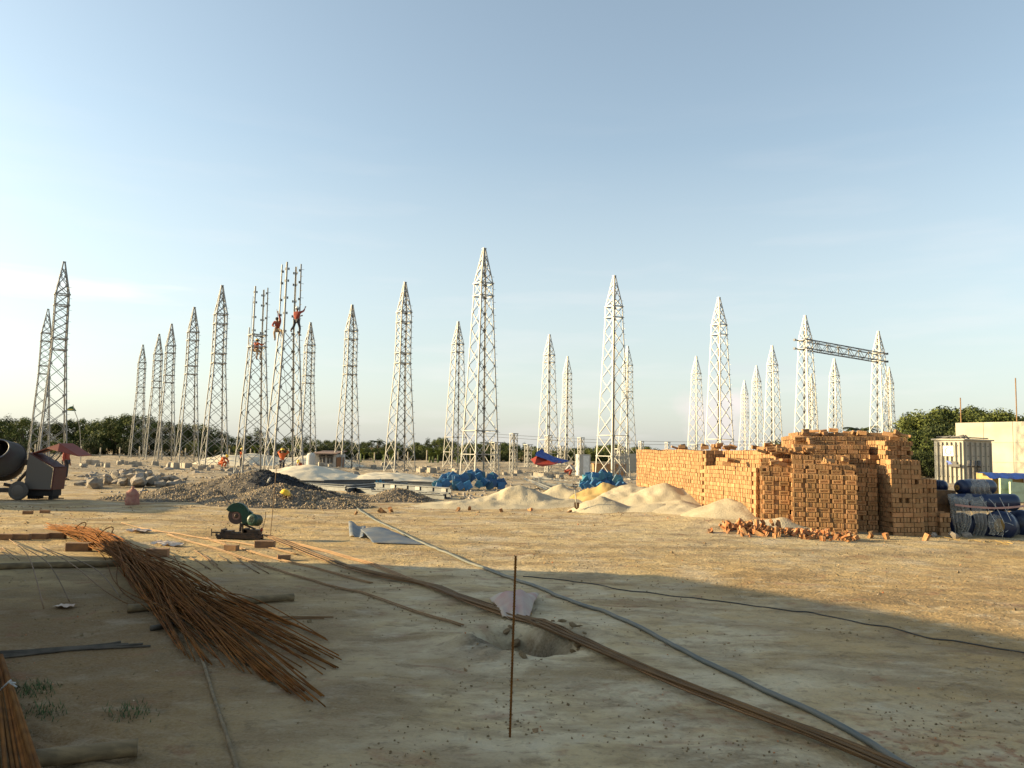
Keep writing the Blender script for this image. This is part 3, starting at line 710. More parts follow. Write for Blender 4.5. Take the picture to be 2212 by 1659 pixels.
for (x, y, dx) in spots:
    o = first if k == 0 else first.copy()
    if k: COL.objects.link(o)
    k += 1; o.location = (x, y, gh(x, y)); o.rotation_euler = (0, 0, TH+random.uniform(-.3, .3)); zs_ = random.uniform(.55, 1.05); o.scale = (zs_*random.uniform(.8, 1.1), zs_, zs_*random.uniform(.6, 1.15)); o.location.x += random.uniform(-.9, .9); o.location.y += random.uniform(-1.8, 1.8); o.location.z = gh(o.location.x, o.location.y)
    tag(o, 'low pale concrete stub with starter bars '+('behind the rubble pile at the left' if dx < 270 else 'under the row of small left towers' if dx < 420 else 'left of the unfinished towers' if dx < 500 else 'behind the white sand heap' if dx < 860 else 'left of the left blue plate pile' if dx < 1050 else 'before the short lattice posts'), 'footing', 'bare concrete stubs in the field')
# ------------------------------------------------------------------ brick stacks
BL, BW, BH = .243, .066, .108; PL_, PW_, PH_ = .260, .0785, .119
def brick_mesh(frog):
    m_ = MB(); a, b_, c = BL/2, BW/2, BH/2; e = .006
    # chamfered box (long axis x, thin axis y, on edge so z is the middle size)
    def ringv(y, ins): return [(-a+ins, y, -c+ins), (a-ins, y, -c+ins), (a-ins, y, c-ins), (-a+ins, y, c-ins)]
    vs = ringv(-b_, e)+ringv(-b_+e, 0)+ringv(b_-e, 0)+ringv(b_, e)
    fs = [(4*k+j, 4*k+(j+1) % 4, 4*k+4+(j+1) % 4, 4*k+4+j) for k in range(3) for j in range(4)]
    fs = [tuple(reversed(f)) for f in fs]
    fs.append((12, 13, 14, 15))
    if not frog:
        fs.append((3, 2, 1, 0)); m_.add(vs, fs); m_.f = [tuple(f) for f in m_.f]
    else:
        i1 = [(-a+.035, -b_, -c+.03), (a-.035, -b_, -c+.03), (a-.035, -b_, c-.03), (-a+.035, -b_, c-.03)]
        i2 = [(x*.94, -b_+.012, z*.9) for x, y, z in i1]
        vs = vs+i1+i2
        fs += [(j, 16+j, 16+(j+1) % 4, (j+1) % 4) for j in range(4)]
        m_.add(vs, fs); m_.cur = 1
        o = len(m_.v)-24
        for j in range(4): m_.f.append(tuple(o+q for q in (16+j, 20+j, 20+(j+1) % 4, 16+(j+1) % 4))); m_.mi.append(1)
        m_.f.append(tuple(o+q for q in (20, 23, 22, 21))); m_.mi.append(1); m_.cur = 0
        for k in range(5):      # raised, illegible stamped characters
            x = -.062+k*.031; m_.box((x, -b_+.008, 0), (.007, .009, .036)); m_.box((x+.008, -b_+.008, (.012, -.01, .0, .012, -.012)[k]), (.012, .009, .008))
    bm = bmesh.new(); me_ = bpy.data.meshes.new('brick'); me_.from_pydata(m_.v, [], m_.f); me_.materials.append(M['brick1']); me_.materials.append(M['frog'])
    me_.polygons.foreach_set('material_index', m_.mi); bm.from_mesh(me_); bmesh.ops.recalc_face_normals(bm, faces=bm.faces); bm.to_mesh(me_); bm.free()
    return me_, (list(m_.v), list(m_.f), list(m_.mi))
BR_P, BR_PD = brick_mesh(False); BR_F, BR_FD = brick_mesh(True)
mass = MB(); ind = []           # mass: the merged rest; ind: bricks that become objects
def ordn(k): return {1: 'bottom'}.get(k, ['', 'first', 'second', 'third', 'fourth', 'fifth', 'sixth', 'seventh', 'eighth', 'ninth', 'tenth', 'eleventh', 'twelfth', 'thirteenth', 'fourteenth', 'fifteenth', 'sixteenth', 'seventeenth', 'eighteenth', 'nineteenth', 'twentieth', 'twenty-first', 'twenty-second', 'twenty-third', 'twenty-fourth', 'twenty-fifth', 'twenty-sixth', 'twenty-seventh', 'twenty-eighth', 'twenty-ninth', 'thirtieth', 'thirty-first', 'thirty-second', 'thirty-third', 'thirty-fourth', 'thirty-fifth'][min(k, 35)])
def emit(c, rz, lab=None, frog=False, tilt=0.0):
    rot = (Matrix.Rotation(rz, 3, 'Z') @ Matrix.Rotation(tilt, 3, 'X'))
    if lab: ind.append((Vector(c), rz, lab, frog)); return
    if frog and random.random() < .85:
        mass.add([rot @ Vector(v)+Vector(c) for v in BR_FD[0]], []) ; o = len(mass.v)-len(BR_FD[0])
        for f, mi in zip(BR_FD[1], BR_FD[2]): mass.f.append(tuple(i+o for i in f)); mass.mi.append(mi)
    else: mass.box(c, (BL, BW, BH), rot)
core = MB()
def stack(x, y, ang, W, D, z0, nc, front=True, left=True, right=False, top=True, frogs=False, ilab=None, jit=.008, taper=0.0, phase=0, topmiss=.12):
    """x, y: front-left corner; ang: direction of the front face; W along it, D going back"""
    ux = Vector((math.cos(ang), math.sin(ang), 0)); uy = Vector((-math.sin(ang), math.cos(ang), 0)); o = Vector((x, y, z0))
    Ht = nc*PH_
    core.box(o+ux*(W/2)+uy*(D/2)+Vector((0, 0, Ht/2-.07)), (W-.12-2*taper*nc, D-.12-2*taper*nc, Ht-.1), Matrix.Rotation(ang, 3, 'Z'))
    wave = [random.uniform(-1, 1) for _ in range(40)]
    for k in range(nc):
        z = (k+.5)*PH_; st = (k+phase) % 2 == 0; sag = lambda t: .012*math.sin(t*2.1+k*.2+wave[k % 40]*.3); inn = taper*k
        if front:
            n_ = int(W/PL_) if st else int(W/PW_)
            step = W/n_
            for i in range(n_):
                t = (i+.5)*step; dep = (BW/2 if st else BL/2)+random.uniform(-jit, jit*2)+inn
                if not st and random.random() < .04: continue
                c = o+ux*t+uy*dep+Vector((0, 0, z+sag(t)))
                rz = ang+(0 if st else math.pi/2)+random.uniform(-.03, .03)
                lab = None
                if ilab: lab = '%s, %s course up, %s from left' % (ilab if not st else ilab.replace('brick', 'stamped brick', 1), ordn(k+1), ordn(i+1) if i else 'first')
                emit(c, rz, lab, st and (frogs or bool(ilab)))
        for flag, side in ((left, 0), (right, 1)):
            if not flag: continue
            st2 = (not st) and k % 3 == 0; n_ = int((D-.26)/PL_) if st2 else int((D-.26)/PW_)
            if n_ < 1: continue
            step = (D-.26)/n_
            for i in range(n_):
                t = .26+(i+.5)*step; dep = (BW/2 if st2 else BL/2)+random.uniform(-jit, jit*2)+inn
                xx = dep if side == 0 else W-dep
                emit(o+ux*xx+uy*t+Vector((0, 0, z+.02*math.sin(t*1.3+wave[3]*3)+sag(t))), ang+(math.pi/2 if st2 else 0)+random.uniform(-.03, .03))
    if top:
        z = (nc+.0)*PH_-PH_/2+.0
        for i in range(1, int(W/PL_)):
            for j in range(3, int(D/PW_)):
                if random.random() < topmiss: continue
                emit(o+ux*((i+.5)*W/int(W/PL_))+uy*((j+.5)*D/int(D/PW_))+Vector((0, 0, z+random.uniform(-.01, .012))), ang+random.uniform(-.03, .03))
def zg(x, y): return gh(x, y)-.03
aL = math.atan2(.13, .99); aF = math.atan2(-.27, .96); aR = R(3)
# left long wall: far block, then the lower block in front of the notch, each stepping up behind
Lx = lambda Y_: 5.02+(32-Y_)*.1318
stack(Lx(24.7), 24.7, aL, .60, 7.4, .26, 15, front=True, left=True, phase=0, topmiss=.2)
stack(Lx(24.7)+.62, 24.75, aL, 1.6, 7.3, .26, 15, front=True, left=True, phase=1, topmiss=.3)
stack(Lx(21.2), 21.15, aL, .27, 3.5, .28, 11, front=True, left=True, phase=1)
stack(Lx(21.2)+.28, 21.25, aL, .27, 3.4, .28, 13, front=True, left=True)
stack(Lx(21.2)+.56, 21.35, aL, 1.9, 3.3, .28, 15, front=True, left=True, frogs=True)
# front stacks
IL1 = 'brick in the left front stack face'
IL2 = 'brick in the wide front stack face'
stack(6.42, 20.62, aF, .76, .8, .20, 10, ilab=IL1, left=True)
stack(6.50, 20.98, aF, .80, .8, .20, 12, frogs=True, left=True)
stack(6.60, 21.30, aF, 1.2, .8, .20, 14, frogs=True, left=True)
stack(7.03, 20.12, aF, 1.54, .7, .06, 12, ilab=IL2, left=True, right=True)
stack(7.16, 20.42, aF, 1.50, .7, .06, 14, frogs=True, left=True, right=True)
stack(7.26, 20.76, aF, 1.40, .7, .06, 16, frogs=True, left=True, right=True)
# back mass, highest, stepping up
stack(7.50, 21.3, aF*.7, 1.9, 2.2, .1, 18, frogs=True, left=True)
stack(7.75, 21.9, aF*.6, 2.9, 2.2, .1, 20, frogs=True, left=True, right=True, topmiss=.5)
stack(8.10, 22.5, aF*.6, 2.6, 1.8, .1, 21, left=True, right=True, topmiss=.6)
# dark-side stacks facing the camera
IL5 = 'shaded brown brick in the stack nearest the camera, left of the blue tanks'
stack(8.72, 20.30, aR, .58, .9, -.02, 14, left=True, right=True, frogs=True, taper=.003)
stack(9.2, 20.85, aR, .5, .9, -.02, 17, left=True, right=True)
stack(9.42, 19.80, aR, .78, 1.5, -.02, 16, ilab=None, left=True, right=True, taper=.008)
stack(9.50, 20.25, aR, .74, 1.2, -.02, 20, left=True, right=True, frogs=True, taper=.006)
stack(10.22, 20.2, aR, .52, 1.5, -.02, 12, left=True, right=True, taper=.003)
stack(10.22, 20.55, aR, .28, 1.5, -.02, 15, left=True, right=True)
stack(10.7, 20.1, aR, .30, 1.0, -.02, 5, left=True, right=True)
# jumbled loose bricks on the steps
for (x, y, z, n_) in [(6.9, 20.9, 1.70, 5), (7.2, 21.2, 1.98, 8), (7.0, 21.6, 2.0, 8), (7.7, 20.9, 2.02, 8), (8.0, 21.6, 2.30, 8), (8.5, 22.2, 2.52, 8), (9.4, 22.3, 2.52, 6), (8.2, 20.4, 1.75, 4), (6.3, 24.9, 2.08, 5), (6.0, 28.5, 2.08, 6), (9.6, 20.3, 2.42, 4), (6.35, 22.4, 1.65, 3), (7.4, 23.0, 2.1, 8), (6.9, 26, 2.08, 6)]:
    for k in range(n_):
        px, py = x+random.uniform(-.35, .35), y+random.uniform(-.25, .25)
        rot = Euler((random.choice([0, 1.57, .3, -.25]), random.uniform(-.15, .35), random.uniform(-.7, .7))).to_matrix()
        c = Vector((px, py, z+random.uniform(0, .14)))
        o = len(mass.v); fr = random.random() < .5
        data = BR_FD if fr else BR_PD
        mass.v.extend([tuple(rot @ Vector(v)+c) for v in data[0]])
        for f, mi in zip(data[1], data[2]): mass.f.append(tuple(i+o for i in f)); mass.mi.append(mi)
core.cur = 0
mass.add(core.v, core.f)
o = mass.build('stacked_bricks', [M['brick'], M['frog']]); tag(o, 'great golden-orange wall of stacked bricks rising in steps at the right', 'bricks', None, 'stuff')
for c, rz, lab, fr in ind[:300]:
    o = bpy.data.objects.new('brick', BR_F if fr else BR_P); COL.objects.link(o); o.location = c; o.rotation_euler = (0, 0, rz)
    tag(o, lab, 'brick', 'bricks in the front stack faces')

# broken brick pieces at the foot of the stacks
rub = []
for k in range(5):
    m_ = MB(); m_.box((0, 0, 0), (.17+.02*k, .10, .07)); me_ = m_.build('t', M['rubble']); bm = bmesh.new(); bm.from_mesh(me_.data)
    bmesh.ops.subdivide_edges(bm, edges=bm.edges[:], cuts=1, use_grid_fill=True)
    for v in bm.verts: v.co += Vector([random.uniform(-.014, .014) for _ in range(3)])
    mm = bpy.data.meshes.new('broken_brick'); bm.to_mesh(mm); bm.free(); mm.materials.append(M['rubble']); rub.append(mm); bpy.data.objects.remove(me_)
def piece(x, y, z, s_, lab=None, grp='broken red bricks in the rubble heap'):
    o = bpy.data.objects.new('broken_brick', random.choice(rub)); COL.objects.link(o); o.location = (x, y, z)
    o.rotation_euler = [random.uniform(0, 6) for _ in range(3)]; o.scale = (s_, s_, s_)
    tag(o, lab or 'broken red brick piece in the rubble at the foot of the stacks', 'broken brick', grp)
ra = G(1565, 1150); rb = G(1850, 1168)
for k in range(190):
    t = random.random()**1.1; x = ra.x+(rb.x-ra.x)*t; y = ra.y+(rb.y-ra.y)*t+random.gauss(.15, .38)*(1-.3*t)
    hgt = max(0, (.28 if t < .45 else .14)*(1-abs(y-(ra.y+(rb.y-ra.y)*t)-.1)/.6))
    piece(x, y, gh(x, y)+.02+random.random()*hgt, random.uniform(.35, .95))
for dx, dy in [(1880, 1163), (1915, 1165), (1960, 1158), (2000, 1168), (1535, 1150)]:
    p = G(dx, dy); piece(p.x, p.y, p.z+.04, 1.1, None)
for dx, dy, s_, lab in [(825, 1108, 1.4, 'largest red brick fragment lying alone in front of the small gravel heap'), (845, 1106, 1.2, 'red brick fragment touching the largest one before the small gravel heap'), (768, 1112, .9, 'small red brick lying beside the hose in front of the gravel'), (989, 1104, .9, 'red brick piece on pale ground below the left pale sand heap'), (1014, 1102, .9, 'right one of two red pieces below the left pale sand heap'), (1083, 1106, .8, 'red fragment half sunk in sand left of the cone-shaped heap'), (1145, 1104, .9, 'red fragment at the foot of the left pale sand heap'), (1230, 1107, .7, 'red fragment in front of the shovel'), (1310, 1075, .6, 'red fragment on the shaded side of the sand'), (1690, 1110, .5, 'lone red fragment on the sand right of the rubble')]:
    p = G(dx, dy); piece(p.x, p.y, p.z+.03, s_, lab, 'red fragments scattered over the sunlit yard')

# whole bricks lying about the foreground
fb_me = BR_P.copy(); fb_me.materials.clear(); fb_me.materials.append(M['brickdark']); fb_me.materials.append(M['brickdark'])
for dx, dy, rz, sc, lab in [(60, 1111, .1, 1, 'left one of the two dark bricks lying in the sunlit strip at the left'), (97, 1109, .1, 1, 'right one of the two dark bricks lying in the sunlit strip at the left'),
        (500, 1189, -.3, 1.1, 'dark brick lying under the thin bars below the saw'), (572, 1184, .0, 1.5, 'dark hollow block carrying the bar ends under the saw'), (613, 1209, .4, .9, 'small sunlit brick right of the bars below the saw'),
        (340, 1202, .15, 1.5, 'flat dark slab brick just right of the rebar bundle'), (170, 1191, .05, 1.7, 'long dark brick under the left side of the rebar bundle'),
        (12, 1166, .03, 1.3, 'first brick from the left frame edge in the edging row'), (48, 1166, .03, 1.3, 'second brick of the edging row at the left frame edge'), (86, 1165, .03, 1.3, 'third brick of the edging row at the left'), (124, 1163, .03, 1.3, 'last brick of the edging row, touching the rebar bundle')]:
    p = G(dx, dy); o = bpy.data.objects.new('brick', fb_me); COL.objects.link(o); o.location = (p.x, p.y, p.z+BH*sc*.42)
    o.scale = (sc, sc*1.5, sc*.85); o.rotation_euler = (0, 0, rz); tag(o, lab, 'brick', 'loose dark bricks on the ground')
# ------------------------------------------------------------------ bars, hose, poles and scraps in the foreground
def lay(pts, lift, n=6):
    """spline through disp points resting on the ground"""
    sp = spline([G(x, y) for x, y in pts], n)
    return [Vector((p.x, p.y, gh(p.x, p.y)+lift)) for p in sp]
def solo(name, m_, mt, label, cat, group=None, smooth=True, kind=None):
    o = m_.build(name, mt, smooth=smooth); tag(o, label, cat, group, kind); return o
# the spread bundle of rusty reinforcing bars
def endp(u):
    pts = [(372, 1385), (398, 1425), (470, 1440), (540, 1455), (600, 1485), (655, 1515), (705, 1530), (700, 1450), (745, 1440), (715, 1385), (640, 1350)]
    t = u*(len(pts)-1); i = min(int(t), len(pts)-2); f = t-i
    return Vector((pts[i][0]*(1-f)+pts[i+1][0]*f, pts[i][1]*(1-f)+pts[i+1][1]*f))
NB = 150
for k in range(NB):
    u = min(1, max(0, (k+.5)/NB+random.uniform(-.05, .05))); e = endp(u); sh = random.random()**2.2
    st = Vector((random.uniform(95, 215), random.uniform(1128, 1142)))
    st.y += (st.x-95)*.08
    A = P(st.x, st.y, random.uniform(.03, .2))
    c1 = P(235, 1172, .20); c2 = P(335, 1243, .19)
    M1 = c1+Vector((random.gauss(0, .10), random.gauss(0, .13), random.uniform(-.12, .10)))
    uu = (u-.5)*2
    M2 = c2+Vector((random.gauss(0, .10)+uu*.22, random.gauss(0, .12)+uu*.10, random.uniform(-.16, .14)))
    E = G(e.x, e.y, .015); E = E+(c2-E)*sh*.45; E.z = max(.02, gh(E.x, E.y)+.02)+sh*.05
    M3 = M2*.45+E*.55; M3.z = max(gh(M3.x, M3.y)+.03, .13*(1-sh)+random.uniform(-.05, .06))
    m_ = MB(); m_.tube(spline([A, M1, M2, M3, E], 6), random.choice([.0055, .006, .0065]), 5)
    solo('rebar', m_, M['rust'], 'thin rusty bar of the big spread bundle, ending on the %s side of its fan' % ('left' if u < .33 else 'middle' if u < .66 else 'right'), 'rebar', 'rusty bars of the big spread bundle')
# loops of bent wire at the left of the bundle
for pts in [[(30, 1172), (90, 1205), (120, 1240), (150, 1300)], [(85, 1180), (150, 1215), (225, 1275), (290, 1312)], [(110, 1190), (200, 1225), (260, 1290)], [(20, 1165), (60, 1200), (95, 1315)], [(0, 1190), (30, 1208)], [(5, 1183), (42, 1210)]]:
    sp = spline([P(x, y, z) for (x, y), z in zip(pts, (.02, .28, .2, .02))], 6); m_ = MB(); m_.tube(sp, .007, 5)
    solo('wire', m_, M['rustbrown'], 'thin bent rusty wire springing up left of the rebar bundle', 'wire', 'bent rusty wires left of the bundle')
for pts, z in [([(255, 1165), (262, 1215), (270, 1245)], .3), ([(375, 1200), (415, 1270), (430, 1290), (440, 1400)], .25)]:
    sp = spline([P(x, y, .02+.22*math.sin(i*1.2+.4)) for i, (x, y) in enumerate(pts)], 6); m_ = MB(); m_.tube(sp, .007, 5)
    solo('wire', m_, M['rust'], 'loose curved rusty wire crossing the rebar bundle', 'wire', 'loose wires over the bundle')
# tie rings round the bundle
for (dx, dy, z, r_) in [(222, 1160, .24, .26), (170, 1143, .14, .2)]:
    c = P(dx, dy, z); m_ = MB(); pts = [c+Vector((math.sin(t)*.25*r_/.2*.4, math.cos(t)*r_, math.sin(t)*r_*.7)) for t in np.linspace(0, 6.28, 18)]
    m_.tube(pts, .01, 5); solo('tie_wire', m_, M['rust'], 'rusty tie wire wound round the %s of the rebar bundle' % ('middle' if dx > 200 else 'far end'), 'wire')
# long flat bundle of brown bars running to the bottom right
for k in range(14):
    off = (k % 7-3)*.021+random.uniform(-.006, .006); zz = .03+(k//7)*.02+random.uniform(0, .006)
    pts = [(575, 1164), (750, 1230), (925, 1270), (1000, 1302), (1106, 1337), (1206, 1385), (1406, 1462), (1606, 1547), (1806, 1625), (2010, 1715)]
    if k % 4 == 1: pts = pts[2:]
    if k % 4 == 2: pts = pts[1:]
    if k % 5 == 3: pts = pts[:-4]
    g = [G(x, y) for x, y in pts]; sp = spline([Vector((p.x, p.y, 0)) for p in g], 6)
    out_ = []
    for i, p in enumerate(sp):
        d_ = (sp[min(i+1, len(sp)-1)]-sp[max(i-1, 0)]).normalized(); nn = Vector((-d_.y, d_.x, 0))
        wv = off*(1+.35*math.sin(i*.35+k*1.3)); q = p+nn*wv
        hole = True
        out_.append(Vector((q.x, q.y, (gh(q.x, q.y) if not hole else max(gh(q.x, q.y), .015))+zz)))
    m_ = MB(); m_.tube(out_, .0095, 5)
    solo('long_bar', m_, M['rustbrown'], 'long brown steel bar in the bundle crossing the dug hole to the bottom right', 'rebar', 'long brown bars running from the saw to the bottom right')
for pts, grp, lab in [([(360, 1155), (500, 1199), (650, 1250), (800, 1290), (995, 1355)], 2, 'pair of straw-coloured bars ending in the shade left of the dug hole'), ([(262, 1130), (345, 1151)], 1, 'short straw-coloured bar lying beyond the rebar bundle'),
                 ([(442, 1163), (520, 1187), (700, 1235), (800, 1262)], 2, 'thin straw bars running under the brick below the saw'), ([(300, 1142), (400, 1158), (520, 1175), (640, 1200)], 2, 'straw bars running under the saw base'), ([(577, 1160), (640, 1178), (780, 1215), (900, 1262)], 3, 'straw bars starting at the dark hollow block')]:
    for k in range(grp):
        sp = lay(pts, .016+.004*k, 6); sp = [p+Vector((k*.03, k*.028, 0)) for p in sp]; m_ = MB(); m_.tube(sp, .009, 5)
        solo('thin_bar', m_, M['rustlight'], lab if grp == 1 else lab.replace('pair of ', 'one of two ')+('' if not k else ', %s one' % ('farther' if k == 1 else 'farthest')), 'rebar', 'straw-coloured thin bars near the saw')
# small bars by the bundle
for pts in [([(420, 1190), (480, 1235)]), ([(440, 1200), (470, 1222)]), ([(505, 1205), (560, 1240)]), ([(520, 1203), (580, 1240)]), ([(470, 1200), (500, 1218)]), ([(590, 1335), (720, 1335)]), ([(575, 1341), (700, 1338)]), ([(410, 1205), (455, 1232)])]:
    m_ = MB(); m_.tube(lay(pts, .012, 4), .008, 5); solo('thin_bar', m_, M['rustbrown'], 'short thin rod lying right of the rebar bundle', 'rebar', 'short loose rods right of the bundle')
# bottom-left corner bundle, close to the lens
for k in range(13):
    x0 = -50+k*9+random.uniform(-4, 4); x1 = -70+k*14+random.uniform(-5, 5)
    A = P(x0*.30-14, 1415, .03+random.random()*.08); E = P(x1*1.0, 1690, .05+random.random()*.1); Mi = A.lerp(E, .45)+Vector((random.uniform(-.015, .015), 0, random.uniform(.01, .06)))
    m_ = MB(); m_.tube(spline([A, Mi, E], 8), .0125, 7); solo('corner_bar', m_, M['rust'], 'thick rusty bar tied in the bundle at the bottom left corner', 'rebar', 'rusty bars tied together at the bottom left corner')
c = P(22, 1482, .17); m_ = MB()
for a_ in (0, .6, 1.3): m_.tube([c+Vector((-.07, 0, -.03)), c+Vector((0, -.02, .035)), c+Vector((.06*math.cos(a_), -.02, .05*math.sin(a_)))], .007, 5)
solo('tie_rag', m_, M['strap'], 'pale knotted tie on the corner bundle of bars', 'tie')
# hose and cable
sp = lay([(738, 1075), (752, 1082), (775, 1102), (810, 1125), (855, 1146), (900, 1170), (950, 1192), (1000, 1213), (1050, 1232), (1105, 1252), (1156, 1270), (1206, 1292), (1271, 1315), (1306, 1325), (1406, 1372), (1506, 1427), (1606, 1474), (1706, 1522), (1806, 1570), (1906, 1630), (2010, 1700)], .024, 6)
m_ = MB(); m_.tube(sp, .024, 10); solo('hose', m_, M['hose'], 'thick grey hose snaking from the gravel to the bottom right', 'hose')
sp = lay([(640, 1062), (690, 1072), (718, 1082), (742, 1088), (762, 1080), (758, 1068), (730, 1060)], .02, 5); m_ = MB(); m_.tube(sp, .018, 6)
solo('hose', m_, M['bamboo'], 'thin pale hose looped in the shade between the gravel heaps', 'hose')
sp = lay([(1130, 1246), (1200, 1252), (1280, 1262), (1340, 1275), (1400, 1281), (1500, 1293), (1600, 1306), (1700, 1320), (1760, 1326), (1850, 1345), (1930, 1358), (2000, 1378), (2100, 1392), (2240, 1416)], .008, 6)
m_ = MB(); m_.tube([p+Vector((0, .015*math.sin(i*1.1), 0)) for i, p in enumerate(sp)], .0085, 5); solo('cable', m_, M['cable'], 'thin black cable lying across the shaded ground at the right', 'cable')
# bamboo poles and split canes
def bamboo(pts, r, label, mt='bamboo', name='bamboo_pole'):
    ga = G(*pts[0]); gb = G(*pts[-1]); za = max(gh(*(ga.lerp(gb, t).xy)) for t in (0, .3, .5, .7, 1)); nn_ = 36; sp = [Vector((*ga.lerp(gb, t/nn_).xy, za+r*.75)) for t in range(nn_+1)]; m_ = MB(); rr = [r*(1.0+(.09 if i % 9 == 0 else 0)) for i in range(len(sp))]; m_.tube(sp, rr, 12)
    d_ = (sp[-1]-sp[-2]).normalized()
    for e, s_ in ((sp[0], -1), (sp[-1], 1)):   # recessed dark ends
        m_.tube([e-d_*.02*s_, e-d_*.021*s_], r*.72, 10)
    m_.tube([sp[-1]-d_*.12, sp[-1]], r*.8, 12, cap=False)
    return solo(name, m_, M[mt], label, 'bamboo pole')
bamboo([(-30, 1232), (110, 1231), (270, 1226)], .05, 'long grey bamboo pole lying level with the rebar bundle at the left edge')
bamboo([(275, 1324), (420, 1317), (560, 1304), (634, 1299)], .045, 'bamboo pole lying under the rebar bundle and coming out on its right')
bamboo([(60, 1655), (180, 1645), (296, 1636)], .052, 'thick cut bamboo pole at the bottom left beside the corner bars')
bamboo([(326, 1363), (395, 1349)], .028, 'short stick under the rebar bundle', 'wooddark', 'stick')
for k in range(5):
    sp = lay([(-10, 1424-k*3), (110, 1412-k*2), (215, 1404-k*2), (325-k*16, 1398-k*2+random.uniform(-3, 3))], .014, 5); m_ = MB(); m_.tube(sp, .011, 5)
    solo('split_cane', m_, M['wooddark'], 'dark split cane lying in the shade above the corner bars', 'cane', 'dark split canes')
m_ = MB(); m_.tube(lay([(435, 1425), (465, 1520), (505, 1640), (512, 1670)], .012, 6), .014, 6); solo('cane', m_, M['bamboo'], 'thin muddy cane running from the fan of bars to the bottom edge', 'cane')
# standing rod in front
b0 = G(1101, 1592); t0 = PY(1114, 1201, b0.y); rod = empty('standing_rod', b0); tag(rod, 'upright rusty rod driven into the ground in the near middle', 'rod')
m_ = MB(); m_.tube([Vector((0, 0, -.1)), t0-b0], .0075, 8); m_.build('rod', M['rust'], rod, True)
rb_ = MB()
for i in range(1, 60):
    c = (t0-b0)*(i/60); rb_.box(c, (.017, .017, .003), Euler((.4, .2, i)).to_matrix())
rb_.build('ribs', M['rust'], rod)
# second standing rod with a white grip, by the saw
b1_ = G(583, 1163); t1_ = PY(597, 1012, b1_.y+.1); rod = empty('standing_rod', b1_); tag(rod, 'thin upright rod with a pale wrapped grip, right of the green saw', 'rod')
m_ = MB(); m_.tube([Vector((0, 0, -.1)), t1_-b1_], .008, 6); m_.build('rod', M['rustbrown'], rod)
c = PY(581, 1037, b1_.y)-b1_; m_ = MB(); m_.tube([c+Vector((-.03, 0, -.06)), c+Vector((.0, 0, .0)), c+Vector((.03, 0, .06))], [.018, .024, .016], 8); m_.build('grip', M['strap'], rod, True)
# bent metal sheet
def sheet(name, quad, nx_, ny_, fn, mt, label, cat, thick=.004):
    """quad: disp corners a,b,c,d (a-b near edge left to right; d-c far edge)"""
    g = [G(x, y) for x, y in quad]; m_ = MB(); vs = []
    for side in (0, 1):
        for j in range(ny_+1):
            for i in range(nx_+1):
                u, v = i/nx_, j/ny_; p = g[0]*(1-u)*(1-v)+g[1]*u*(1-v)+g[2]*u*v+g[3]*(1-u)*v
                vs.append((p.x, p.y, gh(p.x, p.y)+.012+fn(u, v)-side*thick))
    N_ = (nx_+1)*(ny_+1); fs = []
    for j in range(ny_):
        for i in range(nx_):
            a_ = j*(nx_+1)+i; q = (a_, a_+1, a_+nx_+2, a_+nx_+1); fs.append(q); fs.append(tuple(N_+r_ for r_ in reversed(q)))
    bd = [i for i in range(nx_)]; 
    for i in range(nx_): fs.append((i, N_+i, N_+i+1, i+1)); a_ = ny_*(nx_+1)+i; fs.append((a_+1, N_+a_+1, N_+a_, a_))
    for j in range(ny_): a_ = j*(nx_+1); fs.append((a_+nx_+1, N_+a_+nx_+1, N_+a_, a_)); a_ += nx_; fs.append((a_, N_+a_, N_+a_+nx_+1, a_+nx_+1))
    m_.add(vs, fs); return solo(name, m_, mt, label, cat)
sheet('metal_sheet', [(806, 1175), (924, 1178), (872, 1158), (778, 1154)], 24, 10, lambda u, v: .15*(v**1.3)*math.sin(math.pi*min(1, u*.8+.22))+.015*math.sin(u*7+v*4)*v+.015*(1-u), M['sheet'], 'large bluish curved metal sheet lying in the sunlit yard', 'metal sheet')
sheet('metal_scrap', [(755, 1160), (785, 1163), (790, 1147), (752, 1143)], 10, 6, lambda u, v: .18*v*(1-u*.6)+.03*math.sin(u*8), M['sheet'], 'small crumpled metal scrap touching the left end of the large sheet', 'metal sheet')
# sack thrown over a heap of clods at the dug hole
sk = sheet('cement_sack', [(1085, 1338), (1140, 1345), (1164, 1289), (1056, 1298)], 22, 16, lambda u, v: .02+.17*max(0, math.sin(math.pi*min(1, v*.95)))*math.sqrt(max(0, math.sin(math.pi*min(1, max(0, u*.98+.01)))))+.013*math.sin(u*17+v*5)+.01*math.sin(v*15), M['sackpink'], 'pale pink empty sack draped over clods at the edge of the dug hole', 'sack', .006)
# scraps of paper near the bars
for dx, dy, w_, lab in [(300, 1150, .22, 'crumpled pale pink paper scrap right of the rebar bundle'), (355, 1177, .2, 'pinkish paper scrap by the flat dark slab brick'), (285, 1148, .14, 'small white paper scrap beyond the rebar bundle'), (195, 1172, .2, 'white plastic scrap under the rebar bundle'), (140, 1313, .10, 'white stone-like scrap on the shaded ground at the left'), (375, 1180, .18, 'dull red flat scrap beside the dark slab brick')]:
    p = G(dx, dy); m_ = MB(); vs = []
    for j in range(5):
        for i in range(7): vs.append((p.x+(i/6-.5)*w_*2, p.y+(j/4-.5)*w_*1.6, gh(p.x, p.y)+.015+random.random()*.06*(w_/.2)))
    m_.add(vs, [(j*7+i, j*7+i+1, j*7+i+8, j*7+i+7) for j in range(4) for i in range(6)])
    solo('paper_scrap', m_, M['paper'], lab, 'litter', smooth=False)

